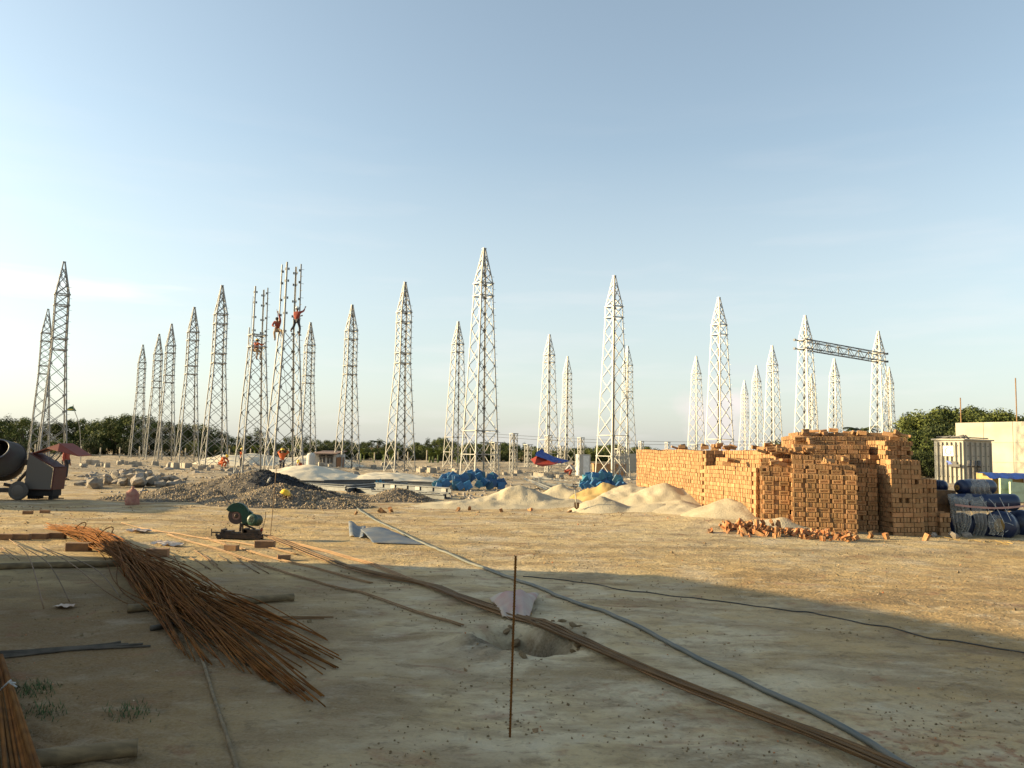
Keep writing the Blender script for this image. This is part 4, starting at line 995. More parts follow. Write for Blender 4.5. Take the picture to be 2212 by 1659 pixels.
# ------------------------------------------------------------------ green abrasive cut-off saw
sg = G(509, 1164); saw = empty('cutoff_saw', sg); tag(saw, 'green electric cut-off saw on a dark cast base with its arm raised', 'chop saw')
q = .00192
def SW(cx, cy, y=0.0): return Vector(((cx-945)*q, y, (985-cy)*q))
m_ = MB()
m_.bar(SW(760, 955), SW(1225, 955), .30, .07); m_.bar(SW(790, 930, -.1), SW(1200, 930, -.1), .05, .06); m_.bar(SW(790, 930, .1), SW(1200, 930, .1), .05, .06)
m_.box(SW(1130, 905), (.34, .2, .09)); m_.box(SW(880, 915), (.12, .22, .08)); m_.box(SW(1060, 893), (.08, .2, .10)); m_.box(SW(815, 905), (.05, .24, .10))
for x in (790, 1205):
    for y in (-.14, .14): m_.box(SW(x, 975, y), (.07, .06, .05))
m_.build('base', M['sawdark'], saw)
m_ = MB(); m_.tube([SW(680, 920), SW(850, 918)], .014, 8); m_.tube([SW(678, 880), SW(678, 960)], .011, 8); m_.box(SW(735, 945), (.03, .05, .06)); m_.build('vice_screw', M['sawdark'], saw)
m_ = MB(); m_.bar(SW(1000, 905), SW(1005, 815), .07, .05, (0, 1, 0)); m_.bar(SW(1015, 825, .03), SW(1150, 878, .03), .03, .05, (0, 1, 0)); m_.tube([SW(1020, 915, -.05), SW(1022, 850, -.05)], .016, 8); m_.build('pivot', M['sawdark'], saw)
m_ = MB(); RY = Matrix.Rotation(R(90), 4, 'X'); wc = SW(945, 735, -.02)
m_.lathe([(0, -.006), (.172, -.006), (.176, -.002), (.176, .002), (.172, .006), (0, .006)], 40, Matrix.Translation(wc) @ RY); wheel = m_.build('cutting_disc', M['disc'], saw, False)
m_ = MB(); m_.lathe([(.05, .0065), (.085, .0065), (.085, .009), (.05, .009)], 32, Matrix.Translation(wc) @ RY); m_.build('disc_label', M['discpaper'], wheel)
m_ = MB(); m_.lathe([(0, .0), (0, .022), (.03, .022), (.045, .012), (.05, .0)], 20, Matrix.Translation(wc) @ RY); m_.build('flange', M['sawdark'], wheel)
m_ = MB(); poly = [(832, 668), (862, 628), (905, 600), (950, 590), (1000, 600), (1040, 626), (1070, 664), (1088, 715), (1092, 762), (1078, 800), (1052, 822), (1015, 822), (1010, 790), (1006, 740), (990, 705), (955, 690), (905, 690), (862, 690)]
pp = [((x-945)*q, (985-y)*q) for x, y in poly]; m_.prism(pp, Matrix.Translation((0, -.005, 0)), .085)
for k in range(5): m_.box(SW(985+k*18, 628+k*16, -.05), (.012, .012, .05), Matrix.Rotation(.5, 3, 'Y'))
g_ = m_.build('blade_guard', M['sawgreen'], saw)
mod = g_.modifiers.new('b', 'BEVEL'); mod.width = .008; mod.segments = 2; mod.limit_method = 'ANGLE'
mo = SW(1158, 778, -.03); mm_ = Matrix.Translation(mo) @ Matrix.Rotation(R(-14), 4, 'Z') @ Matrix.Rotation(R(82), 4, 'X'); m_ = MB()
m_.lathe([(0, .16), (.075, .16), (.105, .15), (.122, .125), (.125, .12), (.125, .09), (.112, .088), (.112, -.1), (.09, -.12), (0, -.12)], 32, mm_)
for k in range(16):
    t = k*math.pi/8; m_.box(mm_ @ Vector((.116*math.cos(t), .116*math.sin(t), -.01)), (.008, .18, .016), (mm_.to_3x3() @ Matrix.Rotation(t, 3, 'Z')) @ Matrix.Rotation(R(90), 3, 'X'))
mot = m_.build('motor', M['sawgreen'], saw, False)
m_ = MB()
for k in range(8):
    t = k*math.pi/4; m_.box(mm_ @ Vector((.045*math.cos(t), .045*math.sin(t), .161)), (.05, .012, .004), mm_.to_3x3() @ Matrix.Rotation(t, 3, 'Z'))
m_.build('fan_grille', M['black'], mot)
m_ = MB(); m_.prism([((x-945)*q, (985-y)*q) for x, y in [(1050, 660), (1110, 700), (1130, 760), (1120, 840), (1060, 830), (1020, 815)]], Matrix.Translation((0, .045, 0)), .09); m_.build('motor_bracket', M['sawgreen'], saw)
m_ = MB(); m_.tube([SW(880, 615), SW(790, 520), SW(750, 480)], [.010, .011, .017], 10); m_.build('handle', M['sawdark'], saw)
m_ = MB(); m_.tube(spline([SW(1190, 850), SW(1215, 880), SW(1240, 850), SW(1258, 760), SW(1262, 685)], 5), .006, 6); m_.build('power_lead', M['rustbrown'], saw)
m_ = MB(); m_.blob(SW(1225, 880, -.01), (.028, .02, .04), 3, .1, 2); m_.build('plug', M['redrubber'], saw, True)
# ------------------------------------------------------------------ concrete mixer at the left edge
gm_ = G(95, 1080); q = .001495; mix = empty('concrete_mixer', gm_); tag(mix, 'old concrete mixer with open drum and grey side panel at the left frame edge', 'concrete mixer')
def MX(cx, cy, y=0.0): return Vector(((cx-1130)*q, y, (1500-cy)*q))
dc = MX(150, 640, 0); ax = Vector((.10, -.80, .60)).normalized(); m4 = Matrix.Translation(dc) @ ax.to_track_quat('Z', 'Y').to_matrix().to_4x4(); m_ = MB()
m_.lathe([(0, -.62), (.34, -.60), (.50, -.50), (.66, -.2), (.70, -.02), (.70, .08), (.66, .16), (.50, .45), (.40, .58), (.405, .60), (.38, .60), (.375, .57), (.47, .43), (.62, .14), (.64, -.05), (.45, -.46), (0, -.55)], 40, m4)
dr = m_.build('drum', M['mixdrum'], mix, True)
m_ = MB(); m_.lathe([(.378, .585), (.415, .585), (.42, .615), (.375, .615), (.378, .585)], 40, m4); m_.build('drum_rim', M['galv_dark'], dr, True)
m_ = MB()
for k in range(3):
    t = k*2.1; m_.box(m4 @ Vector((.45*math.cos(t), .45*math.sin(t), .0)), (.02, .25, .6), m4.to_3x3() @ Matrix.Rotation(t, 3, 'Z'))
m_.build('mixing_blade', M['mixdrum'], dr)
m_ = MB(); m_.lathe([(.70, -.02), (.735, -.02), (.735, .05), (.70, .05)], 40, m4); m_.build('ring_gear', M['sawdark'], dr)
poly = [(815, 475), (1365, 795), (1335, 1260), (768, 1255)]
pp = [((x-1130)*q, (1500-y)*q) for x, y in poly]; m_ = MB(); m_.prism(pp, Matrix.Translation((0, -.22, 0)), .03); m_.build('side_panel', M['mixgrey'], mix)
m_ = MB(); m_.bar(MX(815, 468, .12), MX(1400, 780, .12), .68, .045, (0, 0, 1)); m_.bar(MX(1400, 785, .12), MX(1368, 1262, .12), .68, .06, (1, 0, 0)); m_.bar(MX(1366, 1262, .12), MX(768, 1258, .12), .68, .03); m_.bar(MX(765, 1258, .12), MX(815, 470, .12), .66, .03, (1, 0, 0))
m_.build('engine_cowl', M['mixred'], mix)
m_ = MB(); m_.bar(MX(760, 1340, .1), MX(1370, 1340, .1), .5, .2); m_.box(MX(900, 1440, .1), (.3, .4, .12)); m_.box(MX(1300, 1440, .1), (.12, .4, .12)); m_.bar(MX(900, 1455, 0), MX(1560, 1455, 0), .06, .03); m_.build('chassis', M['black'], mix)
m_ = MB(); m_.bar(MX(460, 1220, -.05), MX(800, 800, -.05), .07, .09, (0, 1, 0)); m_.bar(MX(0, 1300, 0), MX(760, 1290, 0), .35, .14); m_.bar(MX(560, 700, .1), MX(820, 660, .1), .2, .16); m_.bar(MX(100, 1180, .3), MX(460, 1250, .3), .08, .1); m_.build('drum_frame', M['sawdark'], mix)
for cx, y in ((720, -.42), (720, .55)):
    m_ = MB(); mw = Matrix.Translation(MX(cx, 1290, y)) @ Matrix.Rotation(R(90), 4, 'X'); m_.lathe([(0, -.05), (.2, -.05), (.29, -.07), (.31, 0), (.29, .07), (.2, .05), (0, .05)], 32, mw); wh = m_.build('wheel', M['tyre'], mix, True)
    m_ = MB(); m_.lathe([(0, .07), (.19, .06), (.2, .045)], 24, mw); m_.build('hub_cap', M['mixgrey'], wh, True)
# hopper canopy
m_ = MB(); top = [MX(1440, 245, .1), MX(1550, 245, .4)]
A0 = MX(865, 468, -.15); A1 = MX(900, 450, .45); B0 = MX(1440, 245, -.12); B1 = MX(1530, 240, .45); C0 = MX(1890, 512, -.15); C1 = MX(1965, 495, .45); U0 = MX(1200, 345, -.2); U1 = MX(1480, 405, -.3)
vs = [A0, U0, B0, B1, A1, C0, C1, U1]; dn = Vector((0, 0, -.025))
vs2 = [v+dn for v in vs]
fs = [(0, 1, 2), (0, 2, 3, 4), (2, 5, 6, 3), (2, 7, 5), (1, 7, 2)]
m_.add(vs+vs2, fs+[tuple(8+i for i in reversed(f)) for f in fs]+[(0, 8, 9, 1), (1, 9, 15, 7), (7, 15, 13, 5), (5, 13, 14, 6), (6, 14, 11, 3), (3, 11, 12, 4), (4, 12, 8, 0)]); cn = m_.build('canopy', M['canopy'], mix)
m_ = MB(); m_.bar(MX(1180, 620, .0), MX(1390, 385, .0), .03, .03); m_.bar(MX(1215, 640, .3), MX(1400, 400, .3), .03, .03); m_.bar(MX(865, 478, .1), MX(1200, 360, .1), .05, .04); m_.build('canopy_strut', M['galv_dark'], mix)

# dusty red cement sack
p = G(285, 1091); m_ = MB(); m_.lathe([(0, 0), (.30, 0), (.36, .08), (.37, .30), (.33, .42), (.35, .55), (.30, .72), (.17, .84), (.06, .90), (.10, 1.0), (0, .98)], 20)
rs_ = random.Random(5); m_.v = [(x*(1+.08*math.sin(z*14+math.atan2(y, x)*3))*.98, y*.75*(1+.06*math.sin(z*9)), z*1.0) for x, y, z in m_.v]
sk2 = solo('cement_sack', m_, M['sackred'], 'upright dusty red and white sack standing left of the grey gravel heap', 'sack'); sk2.location = (p.x, p.y, gh(p.x, p.y)-.02); sk2.scale = (.62, .62, .60)
# rubble stones
rocks = []
for k in range(7):
    m_ = MB(); m_.blob((0, 0, 0), (1, .85, .62), k+3, .24, 1); me_ = m_.build('t', M['rock']); me_.data.name = 'rubble_stone'
    rocks.append(me_.data); bpy.data.objects.remove(me_)
def rock(x, y, z, s_, lab, grp, mt=None):
    o = bpy.data.objects.new('rubble_stone', random.choice(rocks)); COL.objects.link(o); o.location = (x, y, z); o.scale = (s_*random.uniform(.8, 1.3), s_*random.uniform(.8, 1.2), s_*random.uniform(.7, 1.1))
    o.rotation_euler = [random.uniform(-.6, .6), random.uniform(-.6, .6), random.uniform(0, 6)]; tag(o, lab, 'stone', grp)
for k in range(95):
    dx = random.uniform(172, 392); far = random.random(); p = G(dx, 1055-25*far)
    s_ = random.uniform(.16, .42)*(1.1 if 200 < dx < 330 else .85)
    pile = max(0, 1-abs(dx-290)/130)*.42
    rock(p.x, p.y+random.uniform(-.4, .8), gh(p.x, p.y)+random.random()*pile+.05, s_, 'pale broken concrete lump in the rubble pile left of the gravel', 'lumps of the pale rubble pile')
for k in range(60):
    dx = random.uniform(180, 900); p = G(dx, random.uniform(1003, 1030)); rock(p.x, p.y, gh(p.x, p.y)+.03, random.uniform(.12, .4), 'pale rubble lump scattered in the open field behind the heaps', 'rubble lumps in the field')

# ------------------------------------------------------------------ blue end plates of stacked steel, two piles
def make_plate(mt):
    m_ = MB(); m_.box((0, 0, 0), (.36, .04, .36)); m_.box((0, .17, 0), (.30, .30, .30)); r_ = m_.build('blue_plate', M[mt])
    bm = bmesh.new(); bm.from_mesh(r_.data); bm.to_mesh(r_.data); bm.free()
    mod = r_.modifiers.new('b', 'BEVEL'); mod.width = .015; mod.segments = 1
    return r_
pr = [make_plate('plate'), make_plate('plateteal')]; cntp = 0
hm = MB(); hm.lathe([(.045, -.03), (.06, -.03), (.06, -.027), (.0, -.027)], 12, Matrix.Rotation(R(90), 4, 'X')); 
def plates(cx0, cx1, cyb, cyt, n_, lab, grp):
    global cntp
    for k in range(n_):
        u = (k+.5)/n_; u = min(1, max(0, u+random.uniform(-.08, .08))); prof = math.sin(math.pi*min(1, max(0.02, u*.92+.04)))**.6
        dx = cx0+(cx1-cx0)*u; lev = random.random(); base = G(dx, cyb-(cyb-cyt)*.35)
        H_ = (cyb-cyt)*K/F_PX*base.y*.95*prof
        z = gh(base.x, base.y)+.18+lev*H_*.9
        src = pr[k % 5 == 0 or (k % 7 == 3)]; o = src if not src.get('label') else src.copy()
        if src.get('label'): COL.objects.link(o)
        o.location = (base.x, base.y+(lev-.5)*1.5+random.uniform(-.3, .3), z)
        o.rotation_euler = (random.uniform(-.12, .12), random.uniform(-.75, .75), random.uniform(-.25, .3)); s_ = random.uniform(.8, 1.1); o.scale = (s_, s_, s_)
        tag(o, lab, 'steel plate', grp); cntp += 1
plates(940, 1085, 1068, 1036, 50, 'blue painted square plate in the left pile, before the tallest tower', 'blue plates of the left pile')
plates(1258, 1345, 1070, 1034, 34, 'blue painted square plate in the right pile, beside the brick stacks', 'blue plates of the right pile')
# stacked galvanised sections lying on the ground
def section(a, b_, w_, h_, lab, mt='galvmid', webs=0):
    pa = G(*a[:2], a[2]); pb = G(*b_[:2], b_[2]); root = empty('steel_section', (pa.x, pa.y, pa.z)); tag(root, lab, 'steel section', 'galvanised steel sections lying in front of the white sand')
    q_ = pb-pa; m_ = MB(); m_.bar(Vector((0, 0, h_/2)), q_+Vector((0, 0, h_/2)), w_, .03); m_.bar(Vector((0, 0, -h_/2)), q_+Vector((0, 0, -h_/2)), w_, .03); m_.build('flange', M[mt], root)
    m_ = MB(); m_.bar(Vector((0, 0, 0)), q_, .02, h_-.03); m_.build('web', M[mt], root)
    if webs:
        for k in range(webs):
            m_ = MB(); c = q_*((k+.5)/webs); d_ = q_.normalized(); n_ = Vector((d_.y, -d_.x, 0))
            m_.box(c+n_*(.04 if n_.y < 0 else -.04), (.26, .03, h_*.7), Matrix.Rotation(math.atan2(d_.y, d_.x), 3, 'Z')); m_.build('splice_plate', M['galv'] if k % 2 else M[mt], root)
    return root
SEC = [((622, 1042, .15), (800, 1045, .15), 'long thin galvanised section on top at the far left of the steel stack'), ((630, 1046, .1), (795, 1054, .1), 'galvanised section just below the topmost one, pointing at the gravel'),
       ((640, 1048, .12), (805, 1062, .1), 'galvanised section slanting under the left end of the steel stack'), ((700, 1042, .2), (850, 1040, .3), 'galvanised section resting high on the middle of the steel stack'),
       ((745, 1055, .15), (865, 1045, .3), 'slanting grey section crossing the middle of the steel stack'), ((750, 1060, .1), (880, 1048, .2), 'grey section below the slanting one in the middle of the stack'),
       ((812, 1048, .3), (975, 1060, .25), 'upper long grey section with pale splice plates, right half of the stack'), ((812, 1060, .12), (972, 1071, .12), 'lower long grey section with pale splice plates, right half of the stack'),
       ((800, 1064, .08), (960, 1074, .08), 'lowest pale section along the right half of the stack'), ((850, 1043, .2), (985, 1046, .15), 'farthest grey section behind the right half of the stack')]
for i, (a, b_, lab) in enumerate(SEC): section(a, b_, .16, .20, lab, webs=6 if i in (6, 7) else 0)
for (dx, dy) in [(814, 1054), (822, 1050), (829, 1057)]:
    p = G(dx, dy+6); m_ = MB(); m_.add([(-.09, -.05, 0), (.09, -.05, 0), (.09, .05, 0), (-.09, .05, 0), (-.1, -.05, .33), (.08, -.05, .3), (.08, .05, .3), (-.1, .05, .33), (-.02, 0, .5)], [(0, 3, 2, 1), (0, 1, 5, 4), (1, 2, 6, 5), (2, 3, 7, 6), (3, 0, 4, 7), (4, 5, 8), (5, 6, 8), (6, 7, 8), (7, 4, 8)])
    o = m_.build('blue_end_cap', M['plateteal']); o.location = p; tag(o, 'pointed teal end cap standing at the left end of the spliced sections', 'end cap', 'teal end caps')
# loose galvanised angles lying right of middle
for k, (a, b_) in enumerate([((1145, 1030), (1250, 1045)), ((1150, 1036), (1235, 1050)), ((1160, 1042), (1225, 1056)), ((1135, 1022), (1230, 1024)), ((1170, 1018), (1250, 1026)), ((1130, 1034), (1180, 1058)), ((1140, 1038), (1195, 1060)), ((1260, 1010), (1330, 1024)), ((925, 1030), (960, 1052)), ((915, 1034), (940, 1058)), ((1230, 1020), (1300, 1022))]):
    pa = G(a[0], a[1], .05); pb = G(b_[0], b_[1], .05); m_ = MB(); m_.bar(pa, pb, .12, .02); m_.bar(pa+Vector((.06, .0, .05)), pb+Vector((.06, 0, .05)), .02, .10)
    o = m_.build('steel_angle', M['galvmid'] if k % 3 else M['galv']); tag(o, 'pale galvanised angle lying among others behind the sand heaps', 'steel angle', 'loose galvanised angles on the ground')

# shovel in the sand
b0 = G(1246, 1107); t0 = PY(1242, 1058, b0.y+.15)-b0; sh = empty('shovel', b0); tag(sh, 'long-handled shovel standing upright in the golden sand', 'shovel')
m_ = MB(); m_.tube([Vector((0, 0, .15)), t0], .018, 8); m_.build('shaft', M['post'], sh, True)
m_ = MB(); m_.tube([t0, t0+Vector((-.07, 0, .12)), t0+Vector((-.065, 0, .17)), t0+Vector((.065, 0, .17)), t0+Vector((.07, 0, .12)), t0], .013, 6); m_.build('grip', M['sawdark'], sh)
m_ = MB(); m_.add([(-.08, .03, .30), (.08, .03, .30), (.07, .06, .14), (0, .07, .08), (-.07, .06, .14), (-.08, .05, .30), (.08, .05, .30), (.07, .08, .14), (0, .09, .08), (-.07, .08, .14)], [(0, 1, 2, 3, 4), (9, 8, 7, 6, 5), (0, 5, 6, 1), (1, 6, 7, 2), (2, 7, 8, 3), (3, 8, 9, 4), (4, 9, 5, 0)]); m_.build('blade', M['rustbrown'], sh)

# ------------------------------------------------------------------ navy tanks by the brick stacks
q = .00128; tb = G(2105, 1161); YT = 20.4
def TK(cx, cy, y=0.0):   # crop coordinates of the right-hand close view
    p = PY((3700+cx/5.028)/4096*2212, (1850+cy/5.028)/4096*2212, YT+y); return p
def tank(c0, c1, r, lab, logo=None, straps=0, group='navy plastic tanks'):
    root = empty('plastic_tank', c0); tag(root, lab, 'tank', group); d_ = (c1-c0); Ln_ = d_.length; m4 = d_.to_track_quat('Z', 'Y').to_matrix().to_4x4(); m_ = MB()
    m_.lathe([(0, -.06), (r*.45, -.05), (r*.86, 0), (r*.98, .05), (r, .12)]+sum([[(r, Ln_*f-.03), (r*1.02, Ln_*f), (r, Ln_*f+.03)] for f in (.3, .5, .7)], [])+[(r, Ln_-.12), (r*.98, Ln_-.05), (r*.86, Ln_), (r*.45, Ln_+.05), (0, Ln_+.06)], 36, m4); m_.build('shell', M['tank'], root, True)
    m_ = MB(); m_.lathe([(0, -.085), (r*.3, -.085), (r*.33, -.07), (r*.33, -.045)], 24, m4); m_.build('lid', M['tankdark'], root, True)
    for k in range(straps):
        z = Ln_*(k+.8)/(straps+.8); m_ = MB(); m_.lathe([(r*1.012, z), (r*1.022, z), (r*1.022, z+.018), (r*1.012, z+.018)], 36, m4 @ Matrix.Rotation(.05, 4, 'X')); m_.build('strap', M['strap'], root)
    return root, m4, Ln_
ta, m4, Ln_ = tank(TK(1500, 1265, -.15), TK(1500, 1265, .95)+Vector((.12, 0, 0)), .37, 'navy tank on the ground facing the camera with a gold oval mark and white straps', straps=3)
m_ = MB(); m_.lathe([(0, -.095), (.11, -.095), (.115, -.088), (0, -.088)], 24, m4 @ Matrix.Diagonal((1, 1.5, 1, 1))); m_.build('gold_mark', M['gold'], ta)
tank(TK(1890, 1230, .5), TK(1890, 1230, 1.6)+Vector((.2, 0, 0)), .36, 'navy tank on the ground at the right, cut by the frame edge')
tank(TK(1130, 1290, .1), TK(1130, 1290, 1.1), .34, 'dark tank on the ground half hidden by hanging plastic sheeting')
tank(TK(720, 1290, .3), TK(720, 1290, 1.3), .36, 'tank on the ground behind the plastic, next to the brick stack')
tc_, m4, Ln_ = tank(TK(560, 800, .3), TK(1790, 800, .3)+Vector((.05, 0, .0)), .22, 'long navy tank lying across the lower ones with white straps', straps=4)
td, m4, Ln_ = tank(TK(700, 500, .6), TK(1330, 490, 1.0), .205, 'topmost dark navy tank with a sheet of plastic over it')
m_ = MB(); m_.lathe([(.02, -.095), (.07, -.095), (.07, -.09), (.02, -.09)], 20, m4); m_.build('gold_mark', M['gold'], td)
tank(TK(200, 470, 1.3), TK(410, 490, 1.1), .17, 'navy tank perched high against the right side of the brick stacks')
wr = G(1990, 1140)
for (dx0, dx1, dy, lab) in [(2000, 2040, 1085, 'old wooden crate stack under the perched tank'), ]:
    p = PY(2018, 1135, 21.4); m_ = MB(); m_.box((0, 0, .55), (.75, .8, 1.1)); m_.box((0, -.42, .3), (.8, .03, .12)); m_.box((0, -.42, .8), (.8, .03, .12)); o = m_.build('wooden_crate', M['brickdark']); o.location = (p.x, p.y, 0); tag(o, 'dark wooden crate under the perched navy tank', 'crate')
# plastic sheeting hanging from the long tank
def drape(pts_top, pts_bot, name, lab, seed, bulge=.12, parent=None):
    rr = random.Random(seed); nx_, ny_ = 26, 16; vs = []
    for j in range(ny_+1):
        for i in range(nx_+1):
            u, v = i/nx_, j/ny_
            def at(P_, u):
                t = u*(len(P_)-1); k = min(int(t), len(P_)-2); return P_[k].lerp(P_[k+1], t-k)
            p = at(pts_top, u).lerp(at(pts_bot, u), v); p = p+Vector((.03*math.sin(v*7+seed), -bulge*math.sin(math.pi*v)+.05*math.sin(u*22+v*3+seed)*(.3+v), .02*math.sin(u*13)))
            vs.append(p)
    m_ = MB(); m_.add(vs, [(j*(nx_+1)+i, j*(nx_+1)+i+1, (j+1)*(nx_+1)+i+1, (j+1)*(nx_+1)+i) for j in range(ny_) for i in range(nx_)])
    return solo(name, m_, M['plastic'], lab, 'plastic sheet')
drape([TK(440, 700, -.05), TK(700, 720, -.05)], [TK(560, 1420, -.2), TK(830, 1500, -.25)], 'plastic_sheet', 'greyish clear plastic strip hanging next to the brick stack', 1)
drape([TK(690, 720, -.1), TK(880, 730, -.1)], [TK(700, 1480, -.3), TK(860, 1500, -.3)], 'plastic_sheet', 'second clear plastic strip hanging in front of the dark tank', 4)
drape([TK(900, 760, -.05), TK(1230, 770, -.05)], [TK(950, 1480, -.15), TK(1180, 1500, -.15)], 'plastic_sheet', 'wide brownish plastic sheet hanging left of the gold-marked tank', 9)
drape([TK(880, 330, .36), TK(1180, 320, .36)], [TK(960, 650, .28), TK(1340, 660, .28)], 'plastic_sheet', 'milky plastic sheet lying over the topmost navy tank', 6, .06)
drape([TK(450, 640, .25), TK(1150, 640, .25)], [TK(500, 830, -.02), TK(1150, 820, -.02)], 'plastic_sheet', 'wrinkled clear plastic over the left half of the long tank', 3, .1)
drape([TK(1240, 1060, -.2), TK(1460, 1050, -.25)], [TK(1250, 1450, -.35), TK(1560, 1470, -.5)], 'plastic_sheet', 'crumpled plastic spread on the ground at the gold-marked tank', 8, .1)
sp = spline([TK(600, 848, -.3), TK(900, 885, -.35), TK(1300, 915, -.35), TK(1600, 910, -.3), TK(1860, 890, -.2), TK(2100, 860, .2)], 8); m_ = MB()
for a_, b_ in zip(sp, sp[1:]): m_.bar(a_, b_, .006, .05, (0, 0, 1))
solo('barrier_tape', m_, M['tape'], 'pink and white barrier tape strung across the tanks', 'tape', smooth=False)
for k, (x0, y0, x1, y1, x2, y2) in enumerate([(1100, 690, 1230, 870, 1410, 1190), (1280, 730, 1420, 880, 1600, 1230), (1500, 700, 1590, 880, 1730, 1180), (1290, 1210, 1560, 1195, 1780, 1260), (1780, 1260, 1700, 1340, 1620, 1400)]):
    m_ = MB(); m_.tube(spline([TK(x0, y0, -.12), TK(x1, y1, -.2), TK(x2, y2, -.5)], 6), .008, 5); solo('binding_strap', m_, M['strap'], 'thin white binding strap hanging loose over the navy tanks', 'strap', 'loose white straps over the tanks')
# straw litter and pale lumps at the foot of the tanks
for dx, dy in [(2040, 1163), (2060, 1168), (2080, 1165), (2105, 1170), (2130, 1172), (2150, 1171), (2165, 1177), (2175, 1174)]:
    p = G(dx, dy); m_ = MB(); m_.tube([Vector((-.12, 0, .01)), Vector((0, .03, .03)), Vector((.13, -.02, .01))], .012, 5); o = m_.build('straw_strip', M['ply']); o.location = p; o.rotation_euler = (0, 0, random.uniform(-1, 1)); tag(o, 'yellow wooden strip lying on the ground in front of the tanks', 'wood strip', 'yellow strips before the tanks')
for dx, dy, lab in [(2062, 1162, 'pale yellow stone at the foot of the hanging plastic'), (2088, 1160, 'pale stone holding down the plastic strip'), (2018, 1160, 'flat stone before the last brick stack')]:
    p = G(dx, dy); rock(p.x, p.y, p.z+.05, .13, lab, 'pale stones before the tanks')

# ------------------------------------------------------------------ transformer, fire wall, crates
TX = (3400+1165/2.552)/4096*2212; pc = PY(TX, 1030, 58.0); tr = empty('power_transformer', (pc.x, pc.y, 0), R(35)); tag(tr, 'big pale ribbed power transformer standing before the concrete wall', 'transformer')
# local: -y face toward camera-right (shaded), -x face lit from the left
W1, W2, Ht = 4.3, 2.1, 3.25
m_ = MB(); m_.box((W1/2, W2/2, Ht/2), (W1, W2, Ht)); m_.build('tank', M['xfmr'], tr)
m_ = MB()
for k in range(6): m_.box((.25+k*(W1-.5)/5, -.06, Ht/2), (.10, .12, Ht-.3)); m_.box((-.06, .25+k*(W2-.5)/5, Ht/2), (.12, .10, Ht-.3))
m_.cur = 1
for k in range(5):
    for j in range(4): m_.box((.5+k*(W1-.5)/5, -.04, .6+j*.75), (.42, .06, .05)); m_.box((-.04, .5+k*(W2-.5)/5, .6+j*.75), (.06, .42, .05))
m_.build('stiffener_ribs', [M['xfmr'], M['xdark']], tr)
m_ = MB(); m_.box((W1/2, W2/2, Ht+.05), (W1+.3, W2+.3, .1)); m_.build('cover', M['xfmr'], tr)
m_ = MB()
for k in range(8): m_.tube([(.2+k*.36, .1+random.random()*W2, Ht+.1), (.2+k*.36, .2+random.random()*W2, Ht+.28+.1*random.random())], .07, 8)
m_.bar((.1, .2, Ht+.2), (W1-.1, .2, Ht+.2), .08, .08); m_.bar((.2, .1, Ht+.25), (.2, W2-.1, Ht+.25), .08, .08); m_.build('top_fitting', M['xdark'], tr)
m_ = MB(); m_.box((-.15, 1.0, 2.45), (.03, .75, .75)); bd = m_.build('sign_board', M['signwhite'], tr)
m_ = MB(); pts = [Vector((-.175, 1.0-.22*math.cos(t), 2.45+.25*math.sin(t))) for t in np.linspace(.7, 5.9, 14)]+[Vector((-.175, .80, 2.40)), Vector((-.175, .80, 2.46)), Vector((-.175, .98, 2.46))]; m_.tube(pts, .024, 5); m_.build('letter_g', M['signgrey'], bd)
m_ = MB(); m_.box((-.2, .7, 1.55), (.05, .6, .3)); m_.box((-.25, .5, 1.4), (.2, .8, .18)); m_.build('valve_box', M['xdark'], tr)
m_ = MB(); m_.box((-.235, .95, 1.65), (.02, .35, .12), Matrix.Rotation(.3, 3, 'X')); m_.box((-.235, .85, 1.5), (.02, .3, .1)); m_.build('blue_mark', M['bluelogo'], tr)
for k in range(3):
    m_ = MB(); m_.tube([(-.5+k*.7, -.6, .05), (-.5+k*.7, -.6, 1.3)], .12, 10); m_.tube([(-.5+k*.7, -.6, 1.3), (-.2+k*.7, -.5, 1.7)], .16, 10); m_.build('pipe_fitting', M['xdark'], tr)
wl = PY(2067, 1030, 70); wall = empty('fire_wall', (wl.x, wl.y, 0), R(-62)); tag(wall, 'tall pale concrete wall at the right edge with steel bars on top', 'wall')
m_ = MB(); hw_ = EYE+(459.7-424.8)/F_PX*70
m_.box((11, .25, hw_/2), (22, .5, hw_)); m_.build('wall_face', M['wallconc'], wall)
m_ = MB()
for z in (hw_*.33, hw_*.66): m_.box((11, -.012, z), (22, .02, .035))
for k in range(1, 9): m_.box((k*2.44, -.012, hw_/2), (.035, .02, hw_))
m_.build('shutter_seam', M['concrete'], wall)
for k, x in enumerate((.35, 5.1, 6.9, 9.3)):
    m_ = MB(); m_.tube([(x, .25, hw_), (x, .25, hw_+(2.2, 3.6, 1.4, 1.9)[k])], .045, 6); m_.build('starter_bar', M['rustlight'], wall)
def crate(dx0, dx1, dyb, dyt, Y_, rz, lab):
    a_ = PY(dx0, dyb, Y_); b_ = PY(dx1, dyb, Y_); t_ = PY(dx0, dyt, Y_); w_ = (b_-a_).length; h_ = t_.z-a_.z; root = empty('plywood_crate', ((a_.x+b_.x)/2, Y_+.6, a_.z), rz); tag(root, lab, 'crate')
    m_ = MB(); m_.box((0, 0, h_/2), (w_, 1.2, h_)); m_.build('box', M['ply'], root)
    m_ = MB()
    for x in (-w_/2+.06, w_/2-.06): m_.box((x, -.62, h_/2), (.12, .04, h_))
    for z in (.06, h_-.06): m_.box((0, -.645, z), (w_, .03, .12))
    m_.build('batten', M['ply'], root)
    m_ = MB(); m_.box((.0, -.66, h_*.6), (w_*.25, .01, h_*.4)); m_.build('paper_label', M['signwhite'], root)
    return root, w_, h_
c1, w1, h1_ = crate(2143, 2182, 1052, 1022, 36, 0, 'upper yellow plywood crate with a white paper under the blue tarpaulin')
